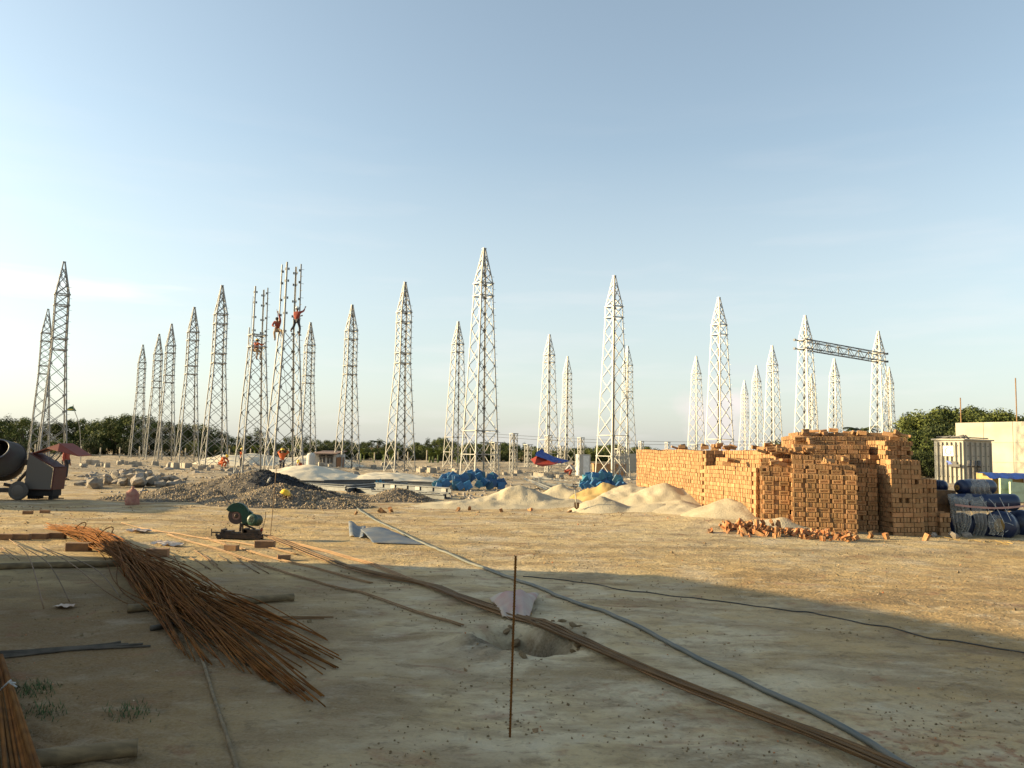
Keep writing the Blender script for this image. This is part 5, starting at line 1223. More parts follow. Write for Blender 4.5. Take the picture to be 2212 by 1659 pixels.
c2, w2, h2_ = crate(2143, 2190, 1076, 1052.5, 36, 0, 'lower yellow plywood crate beside the green sheets')
c3, w3, h3_ = crate(2186, 2250, 1052, 1026, 36.6, 0, 'shaded crate under the blue tarpaulin at the right frame edge')
pp0 = PY(2190, 1078, 36.8); m_ = MB(); m_.box((0, .3, -.05), (4.2, 1.3, .14)); 
a_ = PY(2138, 1025, 35.3); b_ = PY(2260, 1033, 35.3)
vs = []
for j in range(5):
    for i in range(21): u = i/20; p = a_.lerp(b_, u); vs.append((p.x, 35.3+.0+(1.4*min(j, 3)/3 if j else 0), a_.z+.05-.02*math.sin(u*30)-(.22 if j == 0 else 0)))
m_ = MB(); m_.add(vs, [(j*21+i, j*21+i+1, j*21+22+i, j*21+21+i) for j in range(4) for i in range(20)]); solo('blue_tarp_cover', m_, M['tarpblue'], 'flat blue tarpaulin laid over the plywood crates', 'tarpaulin')
for dx0, dx1, y0, y1, mt, lab in [(2165, 2180, 1078, 1034, 'padpale', 'left pale green board leaning on the crates'), (2180, 2200, 1080, 1050, 'padgreen', 'bright green sheet between the two pale boards'), (2187, 2207, 1084, 1042, 'padpale', 'right pale green board leaning before the green sheet'), (2203, 2225, 1080, 1046, 'padgreen', 'bright green sheet at the right frame edge')]:
    Y_ = 33.5+(dx0 % 3)*.2; a_ = PY(dx0, y0, Y_); b_ = PY(dx1, y1, Y_+.3); c = (a_+b_)/2; c.z = (max(0, a_.z)+b_.z)/2; m_ = MB(); m_.box((0, 0, 0), (abs(b_.x-a_.x), .12, abs(b_.z-max(0, a_.z))), Matrix.Rotation(-.12, 3, 'X') @ Matrix.Rotation(.08, 3, 'Y')); m_.box((0, -.075, 0), (abs(b_.x-a_.x)*.9, .01, .03))
    o = m_.build('leaning_board', M[mt]); o.location = c; tag(o, lab, 'board')
# ------------------------------------------------------------------ people
def skinned(name, joints, edges, radii, mt, parent, sub=1):
    names = list(joints); idx = {n_: i for i, n_ in enumerate(names)}
    me_ = bpy.data.meshes.new(name); me_.from_pydata([tuple(joints[n_]) for n_ in names], [(idx[a], idx[b]) for a, b in edges], []); me_.materials.append(mt)
    o = bpy.data.objects.new(name, me_); COL.objects.link(o); o.parent = parent
    sm = o.modifiers.new('skin', 'SKIN'); sm.use_smooth_shade = True
    ly = me_.skin_vertices[0].data
    for n_ in names:
        r = radii[n_]; ly[idx[n_]].radius = r if isinstance(r, tuple) else (r, r)
    ly[0].use_root = True
    ss = o.modifiers.new('sub', 'SUBSURF'); ss.levels = sub; ss.render_levels = sub
    return o
BASE = dict(pelvis=(0, 0, .95), waist=(0, 0, 1.08), chest=(0, .0, 1.28), neck=(0, 0, 1.46), chin=(0, -.01, 1.53), head=(0, -.01, 1.62),
    sl=(-.17, 0, 1.40), el=(-.24, .02, 1.12), wl=(-.27, -.06, .87), sr=(.17, 0, 1.40), er=(.24, .02, 1.12), wr=(.27, -.06, .87),
    hl=(-.09, 0, .92), kl=(-.10, -.01, .50), al=(-.11, .02, .09), tl=(-.12, -.16, .04), hr=(.09, 0, .92), kr=(.10, -.01, .50), ar=(.11, .02, .09), tr=(.12, -.16, .04))
RAD = dict(pelvis=(.13, .10), waist=(.12, .09), chest=(.14, .10), neck=.055, chin=.06, head=.085, sl=.058, el=.042, wl=.028, sr=.058, er=.042, wr=.028, hl=.085, kl=.058, al=.040, tl=.032, hr=.085, kr=.058, ar=.040, tr=.032)
ED = [('pelvis', 'waist'), ('waist', 'chest'), ('chest', 'neck'), ('neck', 'chin'), ('chin', 'head'), ('chest', 'sl'), ('sl', 'el'), ('el', 'wl'), ('chest', 'sr'), ('sr', 'er'), ('er', 'wr'), ('pelvis', 'hl'), ('hl', 'kl'), ('kl', 'al'), ('al', 'tl'), ('pelvis', 'hr'), ('hr', 'kr'), ('kr', 'ar'), ('ar', 'tr')]
def person(loc, rz, pose, lab, top='orange', leg='trouser', helmet='helmety', scale=1.0, vest=True):
    J = {k: Vector(v) for k, v in {**BASE, **pose}.items()}
    root = empty('person', loc, rz); root.scale = (scale,)*3; tag(root, lab, 'person')
    # body with hands: palm and five fingers grow from each wrist
    JJ = dict(J); RR = dict(RAD); EE = list(ED)
    for s_, sg_ in (('l', -1), ('r', 1)):
        wv = J['w'+s_]; d_ = (wv-J['e'+s_]).normalized(); side = d_.cross(Vector((0, 1, .2))).normalized(); nrm = side.cross(d_)
        JJ['p'+s_] = wv+d_*.06; RR['p'+s_] = (.036, .02); EE.append(('w'+s_, 'p'+s_))
        for k, (off, ln) in enumerate([(-.030, .062), (-.010, .075), (.010, .070), (.028, .055)]):
            a_ = 'f%s%d' % (s_, k); JJ[a_] = wv+d_*(.095)+side*off; RR[a_] = .0095; EE.append(('p'+s_, a_))
            b_ = 'g%s%d' % (s_, k); JJ[b_] = wv+d_*(.095+ln*.7)+side*off*1.1+nrm*ln*.45; RR[b_] = .0085; EE.append((a_, b_))
        a_ = 't%s0' % s_; JJ[a_] = wv+d_*.055+side*.045*-1+nrm*.015; RR[a_] = .010; EE.append(('p'+s_, a_))
        b_ = 't%s1' % s_; JJ[b_] = wv+d_*.095-side*.06+nrm*.03; RR[b_] = .009; EE.append((a_, b_))
    skinned('body', JJ, EE, RR, M['skin'], root, 2)
    def sub(keys, edges, grow, name, mt, extra=None):
        jj = {k: J[k] for k in keys}; rr = {}
        for k in keys:
            r = RAD[k]; rr[k] = tuple(x+grow for x in r) if isinstance(r, tuple) else r+grow
        if extra:
            for k, (v, r) in extra.items(): jj[k] = v; rr[k] = r
        skinned(name, jj, edges, rr, M[mt], root, 1)
    fl = J['el'].lerp(J['wl'], .75); fr = J['er'].lerp(J['wr'], .75)
    sub(['chest', 'pelvis', 'waist', 'sl', 'el', 'sr', 'er'], [('pelvis', 'waist'), ('waist', 'chest'), ('chest', 'sl'), ('sl', 'el'), ('chest', 'sr'), ('sr', 'er'), ('el', 'fl'), ('er', 'fr'), ('chest', 'col')], .018, 'shirt', top,
        {'fl': (fl, .042), 'fr': (fr, .042), 'col': (J['neck'].lerp(J['chest'], .35), .08)})
    al = J['kl'].lerp(J['al'], .9); ar = J['kr'].lerp(J['ar'], .9)
    sub(['pelvis', 'hl', 'kl', 'hr', 'kr'], [('pelvis', 'hl'), ('hl', 'kl'), ('kl', 'cl'), ('pelvis', 'hr'), ('hr', 'kr'), ('kr', 'cr')], .014, 'trousers', leg, {'cl': (al, .058), 'cr': (ar, .058)})
    for s_ in 'lr': skinned('shoe', {'a': J['a'+s_]+Vector((0, 0, -.01)), 't': J['t'+s_]}, [('a', 't')], {'a': .05, 't': .042}, M['shoe'], root, 1)
    hd = J['head']; up_ = (J['head']-J['neck']).normalized(); m4 = Matrix.Translation(hd) @ up_.to_track_quat('Z', 'Y').to_matrix().to_4x4()
    # face
    fdir = Vector((0, -1, 0)); m_ = MB(); m_.blob(hd+fdir*.085+Vector((0, 0, -.01)), (.012, .018, .02), 1, .02, 1)
    for sx in (-1, 1): m_.blob(hd+Vector((sx*.088, 0, -.005)), (.012, .02, .03), 2, .02, 1)
    m_.build('ear_and_nose', M['skin'], root, True)
    m_ = MB()
    for sx in (-1, 1): m_.blob(hd+Vector((sx*.032, -.083, .012)), (.012, .008, .007), 2, .02, 1)
    m_.box(hd+Vector((0, -.084, -.05)), (.04, .01, .007)); m_.build('eyes_and_mouth', M['hair'], root)
    m_ = MB(); m_.lathe([(.095, -.02), (.097, .02), (.085, .07), (.05, .098), (0, .105)], 20, m4); m_.build('hair', M['hair'], root, True)
    if helmet:
        m_ = MB(); m_.lathe([(.118, .025), (.135, .022), (.137, .030), (.122, .04), (.120, .07), (.105, .115), (.065, .148), (0, .158)], 24, m4)
        m_.box(m4 @ Vector((0, -.13, .028)), (.13, .07, .01)); m_.box(m4 @ Vector((0, 0, .155)), (.02, .18, .015)); m_.build('helmet', M[helmet], root, True)
    return root
def gl(dx, dy, Y_=None):
    p = G(dx, dy); return p
p = G(608, 1030); person((p.x, p.y, gh(p.x, p.y)), R(175), dict(el=(-.34, -.22, 1.52), wl=(-.12, -.20, 1.66), er=(.34, -.18, 1.50), wr=(.14, -.20, 1.68), hl=(-.10, 0, .92), al=(-.14, 0, .09), ar=(.16, .0, .09), tl=(-.16, -.18, .04), tr=(.2, -.17, .04)),
       'standing worker in orange vest and yellow helmet, back turned, hands raised to the face')
p = PY(521, 1012, 62); person((p.x, 62, gh(p.x, 62)), R(80), dict(el=(-.2, -.26, 1.30), wl=(-.08, -.26, 1.56)), 'standing worker in an orange shirt by the tower leg, seen above the gravel heap')
CR = dict(pelvis=(0, .18, .42), waist=(0, .14, .56), chest=(0, -.10, .76), neck=(0, -.24, .88), chin=(0, -.32, .90), head=(0, -.36, .95), sl=(-.17, -.12, .84), sr=(.17, -.12, .84), el=(-.24, -.34, .62), wl=(-.12, -.52, .45), er=(.24, -.34, .62), wr=(.12, -.52, .42),
          hl=(-.10, .16, .40), kl=(-.20, -.24, .52), al=(-.15, -.06, .09), tl=(-.16, -.24, .04), hr=(.10, .16, .40), kr=(.20, -.24, .52), ar=(.15, -.06, .09), tr=(.16, -.24, .04))
p = G(480, 1014); person((p.x, p.y, gh(p.x, p.y)), R(70), CR, 'crouching worker in orange with a yellow helmet, bending left of the gravel heap', leg='orange')
p = PY(652, 1012, 52); person((p.x, 52, gh(p.x, 52)), R(-20), CR, 'crouching worker in dark orange seen between tower legs, right of the standing man', top='darkred', leg='darkred')
p = G(1228, 1031); person((p.x, p.y, gh(p.x, p.y)), R(75), CR, 'crouching worker in a grey shirt without helmet, right of the tarpaulin', top='shirtgrey', leg='darkred', helmet=None)
p = PY(142, 1010, 40); person((p.x, 40, gh(p.x, 40)), R(90), dict(), 'dim standing worker half hidden behind the mixer canopy', top='darkred', helmet='orange')
# climbers: the root sits at the feet
def tower_pt(u_, x, y, z): return Vector(u_.location)+Matrix.Rotation(TH, 3, 'Z') @ Vector((x, y, z))
ft = PY(643, 726, UA.location.y+.0)
person((ft.x-.05, UA.location.y-.15, ft.z-.05), R(160), dict(al=(-.22, .0, .12), kl=(-.18, -.08, .52), tl=(-.26, -.14, .08), ar=(.36, .05, .36), kr=(.26, -.10, .62), tr=(.38, -.1, .32), hr=(.1, 0, .92), el=(-.30, -.20, 1.52), wl=(-.30, -.34, 1.72), er=(.24, -.1, 1.15), wr=(-.05, -.28, 1.25)),
       'white-helmeted climber in dark trousers on the right leg of the nearer unfinished tower', top='darkred', helmet='helmetw')
p = PY(601, 735, UA.location.y-.0); person((p.x, UA.location.y-.3, p.z-.05), R(10), dict(pelvis=(0, .05, .62), waist=(0, .02, .76), chest=(0, -.02, .98), neck=(-.02, -.05, 1.14), chin=(-.02, -.08, 1.18), head=(-.02, -.12, 1.24), sl=(-.17, 0, 1.08), sr=(.17, 0, 1.10), el=(-.28, -.05, .84), wl=(-.1, -.22, .78), er=(.12, -.02, 1.36), wr=(.02, -.02, 1.60),
       hl=(-.09, .04, .60), hr=(.09, .04, .60), kl=(-.12, -.28, .42), al=(-.08, -.1, .02), tl=(-.1, -.26, 0), kr=(.30, -.28, .55), ar=(.32, -.12, .28), tr=(.36, -.26, .26)), 'climber in dark red reaching up the left leg of the nearer unfinished tower', top='darkred', leg='tan', helmet=None)
p = PY(556, 775, UB.location.y); person((p.x, UB.location.y-.35, p.z+.0), R(150), dict(pelvis=(0, .02, .55), waist=(-.02, 0, .70), chest=(.04, -.05, .90), neck=(.06, -.10, 1.06), chin=(.07, -.13, 1.10), head=(.08, -.14, 1.18), sl=(-.14, -.02, 1.02), sr=(.20, -.04, 1.02), el=(-.30, -.2, .88), wl=(-.42, -.3, 1.0), er=(.34, -.18, .82), wr=(.30, -.34, .92),
       hl=(-.09, 0, .54), hr=(.09, 0, .54), kl=(-.16, -.32, .42), al=(-.10, -.25, -.02), tl=(-.1, -.4, -.05), kr=(.22, -.34, .44), ar=(.24, -.26, .0), tr=(.26, -.4, -.03)), 'seated climber in orange top and tan trousers on the farther unfinished tower', top='orange', leg='tan', helmet='helmety')
# helmet left on the gravel
p = PY(616, 1062, 26.0); m_ = MB(); m_.lathe([(.16, 0), (.18, 0), (.182, .012), (.155, .02), (.15, .08), (.12, .13), (.07, .155), (0, .165)], 24, Matrix.Rotation(.35, 4, 'Y')); m_.box((.17, 0, -.02), (.1, .16, .012))
o = solo('helmet', m_, M['helmety'], 'yellow safety helmet lying on the grey gravel heap', 'helmet'); o.location = (p.x, 26.0, p.z-.08)
# ropes on the unfinished towers
for a_, b_, lab in [((598, 668), (641, 985), 'thin rope hanging from the farther unfinished tower to the ground'), ((547, 640), (520, 1000), 'thin guy rope on the left of the farther unfinished tower')]:
    A_ = PY(a_[0], a_[1], UB.location.y-.6); B_ = G(b_[0], b_[1]+28); m_ = MB(); m_.tube([A_, A_.lerp(B_, .5)+Vector((0, 0, -.25)), B_], .012, 5); solo('rope', m_, M['cable'], lab, 'rope')
# ------------------------------------------------------------------ trees and the far edge of the field
def make_tree(h, rx, dens, mt, seed, trunk=.35, leaf=.34, shape=1.0, nclump=34):
    rr = random.Random(seed); root = empty('leafy_tree', (0, 0, 0)); th = h*trunk
    m_ = MB(); m_.tube([(0, 0, -.2), (.1, .05, th*.6), (-.05, .1, th), (0, 0, h*.7)], [h*.035, h*.026, h*.02, h*.008], 8)
    clumps = []
    for k in range(nclump):
        t = rr.random()*6.283; u = rr.random()**.6; zz = rr.uniform(-1, 1)
        rad = math.sqrt(max(0, 1-zz*zz))*u
        c = Vector((rx*rad*math.cos(t), rx*rad*math.sin(t), th+(h-th)*(.5+.5*zz*(.75+.25*rr.random())*shape)))
        clumps.append((c, rr.uniform(.16, .30)*rx))
        if k % 4 == 0: m_.tube([(0, 0, th*.8), tuple(c*.6+Vector((0, 0, th*.3))), tuple(c)], [h*.014, h*.009, .02], 5)
    m_.build('trunk', M['bark'], root)
    cr_ = MB()
    for c, r_ in clumps:
        for k in range(dens):
            d_ = Vector((rr.gauss(0, 1), rr.gauss(0, 1), rr.gauss(0, .8))).normalized()*r_*(.55+.6*rr.random()); p = c+d_
            n_ = (d_.normalized()+Vector((rr.gauss(0, .5), rr.gauss(0, .5), rr.gauss(.3, .5)))).normalized(); a_ = n_.orthogonal().normalized(); b_ = n_.cross(a_); t = rr.random()*6.28
            a2 = (a_*math.cos(t)+b_*math.sin(t))*leaf*rr.uniform(.5, 1); b2 = (b_*math.cos(t)-a_*math.sin(t))*leaf*rr.uniform(.35, .7)
            cr_.add([p-a2*.5, p+b2*.5, p+a2*.6, p-b2*.5], [(0, 1, 2, 3)])
    cr_.build('crown', M[mt], root); return root
kinds = [make_tree(6.5, 3.4, 95, 'leaf', 1), make_tree(7.5, 3.0, 95, 'leafdark', 2, .3), make_tree(4.6, 3.6, 95, 'leafdark', 3, .12), make_tree(3.6, 3.2, 90, 'leaf', 4, .08), make_tree(8.0, 3.8, 110, 'leaf', 5, .25, .36, nclump=44)]
useds = [False]*5
def put(k, x, y, z, s_, lab, grp):
    o = kinds[k] if not useds[k] else copy_tree(kinds[k]); useds[k] = True
    o.location = (x, y, z); o.scale = (s_*random.uniform(.9, 1.15), s_, s_); o.rotation_euler = (0, 0, random.uniform(0, 6.28)); o.name = 'leafy_tree'
    tag(o, lab, 'tree', grp)
def row(d0, d1, n_, Y_, tops, ks, lab, grp, jy=6):
    for i in range(n_):
        u = (i+.5)/n_; dx = d0+(d1-d0)*u+random.uniform(-8, 8); y = Y_+random.uniform(-jy, jy)
        t = u*(len(tops)-1); a_ = min(int(t), len(tops)-2); dy = tops[a_]*(1-(t-a_))+tops[a_+1]*(t-a_)+random.uniform(-2, 7)
        p = PY(dx, dy, y); k = random.choice(ks); h = (6.5, 7.5, 4.6, 3.6, 8.0)[k]; s_ = max(.35, p.z*1.02/h)
        put(k, p.x, y, 0, s_, ordn(i+1).replace('bottom', 'first')+' '+lab+' from the left', grp)
row(-60, 470, 21, 124, [898, 903, 912, 908, 898, 915, 922], [0, 1, 4], 'dark leafy tree in the long row behind the left towers', 'trees of the left horizon row')
row(-60, 470, 26, 116, [945, 948, 950, 945, 940, 950, 955], [2, 3, 2], 'low dark bush at the foot of the left tree row', 'bushes under the left tree row', 3)
row(470, 700, 9, 128, [930, 942, 925, 950, 938, 948], [0, 1, 4], 'dark tree seen through the unfinished towers', 'trees behind the unfinished towers')
row(460, 720, 16, 118, [958, 962, 955, 962], [2, 3], 'low bush behind the unfinished towers', 'bushes behind the unfinished towers', 3)
row(700, 1010, 17, 134, [952, 946, 958, 950, 962, 950, 945, 960], [0, 1, 4], 'mid-sized tree in the low middle horizon row', 'trees of the middle horizon row')
row(700, 1010, 30, 124, [964, 966, 966, 964], [2, 3], 'low bush in the middle horizon row', 'bushes of the middle horizon row', 3)
row(1010, 1400, 20, 140, [955, 962, 958, 966, 964, 966, 962], [0, 1, 3], 'low tree on the horizon between the middle towers and the bricks', 'trees right of the middle')
row(1010, 1420, 32, 128, [972, 973, 971, 972], [2, 3], 'low bush on the horizon left of the brick stacks', 'bushes left of the brick stacks', 3)
row(1945, 2260, 12, 92, [915, 890, 884, 888, 892, 905, 912], [4, 0, 4, 1], 'large green tree of the right grove', 'trees of the right grove', 4)
row(1930, 2120, 12, 84, [950, 930, 925, 925, 940], [2, 0, 1], 'lower green tree at the front of the right grove', 'front trees of the right grove', 2)
row(1930, 2100, 10, 78, [985, 975, 975, 985], [2, 3], 'bush low at the foot of the right grove', 'bushes of the right grove', 2)
for dx, dy in [(1720, 948), (1802, 946), (1822, 944)]:
    p = PY(dx, dy, 95); put(3, p.x, 95, 0, p.z/3.6, 'small tree top showing over the brick stacks', 'tree tops over the bricks')
# palms
def frond(m_, base, ang, ln, droop, w_):
    pts = [base+Vector((math.cos(ang)*ln*t, math.sin(ang)*ln*t, ln*(.55*t-droop*t*t))) for t in (0, .25, .5, .75, 1)]
    m_.tube(pts, [.03, .025, .02, .015, .006], 4)
    for i in range(22):
        t = .12+.86*i/22; k = t*4; a_ = min(int(k), 3); p = pts[a_].lerp(pts[a_+1], k-a_); d_ = (pts[a_+1]-pts[a_]).normalized(); sd_ = d_.cross(Vector((0, 0, 1))).normalized()
        for s_ in (-1, 1):
            e = p+sd_*s_*w_*(1-.6*t)+d_*w_*.5+Vector((0, 0, -w_*.55*random.uniform(.6, 1.2))); m_.add([p-d_*.03, p+d_*.03, e], [(0, 1, 2)])
def make_palm(h, n_, ln, seed):
    random.seed(seed); root = empty('palm_tree', (0, 0, 0)); m_ = MB(); m_.tube([(0, 0, -.2), (.15, 0, h*.5), (.1, 0, h)], [.2, .14, .11], 8); m_.build('trunk', M['bark'], root)
    m_ = MB()
    for k in range(n_): frond(m_, Vector((.1, 0, h)), k*6.283/n_+random.uniform(-.2, .2), ln*random.uniform(.8, 1.1), random.uniform(.25, 1.05), .5)
    m_.build('crown', M['leafdark'], root); random.seed(seed+50); return root
pm = make_palm(6.0, 16, 1.9, 3)
PALMS = [(1856, 930, 95, 'palm tree rising over the brick stacks beside the beam-carrying tower'), (737, 958, 125, 'small palm left of the tower above the white sand'), (815, 955, 122, 'small palm just right of the tower above the white sand'), (1052, 958, 132, 'distant palm right of the tallest tower'), (930, 962, 130, 'faint palm in the middle horizon row')]
for i, (dx, dy, Y_, lab) in enumerate(PALMS):
    p = PY(dx, dy, Y_); o = pm if i == 0 else copy_tree(pm); s_ = (1.15 if i == 0 else .75); o.scale = (s_,)*3; o.location = (p.x, Y_, min(0, p.z-6.0*s_)); tag(o, lab, 'palm', 'palms on the horizon')
# banana plants by the field edge
bn = empty('banana_plant', (0, 0, 0)); m_ = MB(); m_.tube([(0, 0, 0), (0, 0, 1.3)], [.13, .09], 8); m_.build('stem', M['leaflight'], bn); m_ = MB()
for k in range(9):
    a_ = k*.7; ln = random.uniform(1.2, 1.7); vs = []
    for t in (0, .3, .6, .85, 1):
        c = Vector((math.cos(a_)*ln*.55*t, math.sin(a_)*ln*.55*t, 1.1+ln*(1.0*t-.55*t*t))); w_ = .24*math.sin(math.pi*(.12+.86*t)); sd_ = Vector((-math.sin(a_), math.cos(a_), 0))
        vs += [c-sd_*w_, c+sd_*w_]
    m_.add(vs, [(2*i, 2*i+1, 2*i+3, 2*i+2) for i in range(4)])
m_.build('leaves', M['leaflight'], bn)
for i in range(26):
    dx = random.choice([random.uniform(770, 860), random.uniform(770, 860), random.uniform(500, 560), random.uniform(880, 1000)]); p = PY(dx, 1000, random.uniform(104, 112)); o = bn if i == 0 else copy_tree(bn)
    o.location = (p.x, p.y, 0); s_ = random.uniform(.7, 1.15); o.scale = (s_,)*3; o.rotation_euler = (0, 0, random.uniform(0, 6)); tag(o, 'light green banana plant at the far edge of the field', 'banana plant', 'banana plants at the field edge')
random.seed(99)
# post-and-rail fence at the end of the field
def fence(x0, y0, x1, y1, n_, h, lab, rails=(.75,)):
    root = empty('field_fence', (x0, y0, 0)); tag(root, lab, 'fence'); d_ = Vector((x1-x0, y1-y0, 0))
    for k in range(n_+1):
        c = d_*(k/n_)+Vector((random.uniform(-.4, .4), 0, 0)); hh = h*random.uniform(.75, 1.15); m_ = MB(); m_.tube([c+Vector((0, 0, -.2)), c+Vector((random.uniform(-.05, .05), 0, hh))], .075, 6); m_.build('post', M['post'], root)
    for z in rails:
        m_ = MB(); m_.bar(Vector((0, -.08, z)), d_+Vector((0, -.08, z)), .05, .08); m_.build('rail', M['post'], root)
fence(-64, 104, -14, 101, 18, 1.5, 'thin post fence along the far edge of the left field', (.3,))
fence(-13, 100, 12, 96, 9, 1.9, 'tall thin posts behind the middle towers', (.15,))
fence(3, 88, 26, 84, 9, 1.4, 'pale rail fence running behind the short lattice posts', (.35, .8))
fence(12.5, 83.5, 20, 82, 3, 1.2, 'short piece of pale rail fence by the brick stacks', (.6,))
# utility poles with wires
for i, (dx, dyt, Y_, lab) in enumerate([(747, 975, 100, 'thin pole left of the white house roof'), (1484, 968, 120, 'short distant pole above the bricks')]): pass
po = PY(3640/4096*2212, 1012, 60)
m_ = MB(); pts = []
for zc in (2.75, 3.3):
    A_ = PY(980, 1000, 150); B_ = PY(2000, 1000, 110); A_.z = 1.95+zc; B_.z = 1.95+zc*.8
    m_.tube([A_.lerp(B_, t)+Vector((0, 0, -1.2*math.sin(math.pi*t))) for t in np.linspace(0, 1, 14)], .028, 4)
o = solo('overhead_wire', m_, M['galv_dark'], 'pair of thin overhead wires crossing low behind the small towers', 'power line')
# white house with two windows
hp = G(700, 1010); Yh = 72; a_ = PY(680, 1010, Yh); b_ = PY(738, 1010, Yh); w_ = b_.x-a_.x; hs_ = empty('small_house', (a_.x, Yh, 0)); tag(hs_, 'small whitewashed site house with two dark windows behind the white sand heap', 'house')
m_ = MB(); m_.box((w_*.39, 2, .62), (w_*.78, 4, 1.24)); m_.build('wall', M['white'], hs_)
m_ = MB(); m_.add([(-.3, -.5, 1.26), (w_*.82, -.5, 1.26), (w_*.82, 4.3, 1.5), (-.3, 4.3, 1.5), (-.3, -.5, 1.32), (w_*.82, -.5, 1.32), (w_*.82, 4.3, 1.56), (-.3, 4.3, 1.56)], MB.BF); m_.build('roof', M['tinroof'], hs_)
for x in (.27, .56):
    m_ = MB(); m_.box((w_*x, -.02, .72), (.5, .08, .5)); wd = m_.build('window', M['window'], hs_); m_ = MB(); m_.box((w_*x, -.14, 1.08), (.55, .25, .14), Matrix.Rotation(.4, 3, 'X')); m_.build('shutter', M['xdark'], wd)
    m_ = MB(); m_.box((w_*x, -.07, .72), (.04, .04, .5)); m_.build('mullion', M['white'], wd)
m_ = MB(); m_.box((w_*.9, .5, .5), (w_*.2, 1, 1.0)); m_.build('lean_to', M['brickdark'], hs_)
p = PY(671, 1010, 68); m_ = MB(); m_.lathe([(.36, 0), (.36, 1.15), (.31, 1.3), (.18, 1.38), (0, 1.4)], 20); o = solo('white_tank', m_, M['white'], 'upright white tank beside the left end of the small white house', 'tank'); o.location = (p.x, 68, 0)
# blue and red tarpaulin slung between posts
A_ = PY(1146, 992, 57); T_ = PY(1172, 970, 58.5); B_ = PY(1232, 996, 58); C_ = PY(1195, 999, 56.5); D_ = PY(1165, 1000, 56.4)
def tarp(cs, name, mt, lab, dz=.0):
    nx_, ny_ = 18, 10; vs = []
    for j in range(ny_+1):
        for i in range(nx_+1):
            u, v = i/nx_, j/ny_; p = cs[0]*(1-u)*(1-v)+cs[1]*u*(1-v)+cs[2]*u*v+cs[3]*(1-u)*v
            vs.append(p+Vector((0, 0, .22*math.sin(math.pi*u)*(1-v)*dz+.04*math.sin(u*16+v*5))))
    m_ = MB(); m_.add(vs, [(j*(nx_+1)+i, j*(nx_+1)+i+1, (j+1)*(nx_+1)+i+1, (j+1)*(nx_+1)+i) for j in range(ny_) for i in range(nx_)])
    return m_
tp = empty('tarpaulin', D_); tag(tp, 'blue tarpaulin with a red underside slung between the short lattice posts', 'tarpaulin')
o1 = tarp([A_+Vector((0, .3, .1)), B_, B_+Vector((-.1, .6, .05)), T_+Vector((0, .3, .25))], 'x', '', '', -1.5).build('blue_sheet', M['tarpblue'], None, True); o1.location = (0, 0, 0)
T2 = PY(1187, 973, 58.5)
vs = [A_, PY(1155, 1003, 56.4), PY(1172, 1008, 56.4), PY(1200, 1003, 56.4), PY(1215, 998, 57), PY(1185, 992, 57), PY(1160, 985, 57)]
m_ = MB(); m_.add([v for v in vs]+[v+Vector((0, .03, 0)) for v in vs], [(0, 1, 2, 3, 4, 5, 6), (13, 12, 11, 10, 9, 8, 7)]); o2 = m_.build('red_sheet', M['tarpred'])
vs = [PY(1156, 984, 56.8), PY(1160, 976, 57.4), PY(1171, 970, 58), PY(1176, 977, 57.8), PY(1198, 988, 57.6), PY(1230, 996, 57.6), PY(1212, 1001, 56.8), PY(1195, 999, 56.6), PY(1180, 993, 56.6)]
bm = bmesh.new(); f_ = bm.faces.new([bm.verts.new(v) for v in vs]); r_ = bmesh.ops.triangulate(bm, faces=[f_]); bmesh.ops.subdivide_edges(bm, edges=bm.edges[:], cuts=3, use_grid_fill=True)
for v in bm.verts: v.co.y += random.uniform(-.05, .05); v.co.z += random.uniform(-.02, .02)
bpy.data.objects.remove(o1); me_ = bpy.data.meshes.new('blue_sheet'); bm.to_mesh(me_); bm.free(); me_.materials.append(M['tarpblue']); o1 = bpy.data.objects.new('blue_sheet', me_); COL.objects.link(o1)
mod = o1.modifiers.new('s', 'SOLIDIFY'); mod.thickness = .02
for o in (o1, o2): o.parent = tp; o.matrix_parent_inverse = Matrix.Translation(-D_)
# white cabinet and shade screen near the bricks
p = PY(1259, 1024, 62); cb = empty('white_cabinet', (p.x, 62, 0), TH*.5); tag(cb, 'white narrow cabinet standing behind the right blue plate pile', 'cabinet'); m_ = MB(); m_.box((0, 0, .85), (.9, .8, 1.7)); m_.build('box', M['white'], cb); m_ = MB(); m_.box((.1, -.42, .85), (.5, .03, 1.5)); m_.build('door', M['signwhite'], cb)
p = PY(1315, 1018, 66); m_ = MB(); m_.box((0, 0, .45), (2.6, 1.6, .9)); m_.box((0, 0, .93), (2.7, 1.7, .06)); o = m_.build('low_brick_block', M['brick']); o.location = (p.x, 66, 0); tag(o, 'low flat pinkish block behind the right blue plate pile', 'brick block')
p = PY(1362, 1010, 70); m_ = MB(); m_.box((0, 0, .9), (3.2, .15, 1.8)); [m_.box((0, -.09, .3+.35*k), (3.2, .03, .05)) for k in range(5)]; o = m_.build('panel_screen', M['xfmr']); o.location = (p.x, 70, 0); tag(o, 'pale panel screen beside the left end of the brick stacks', 'panel')
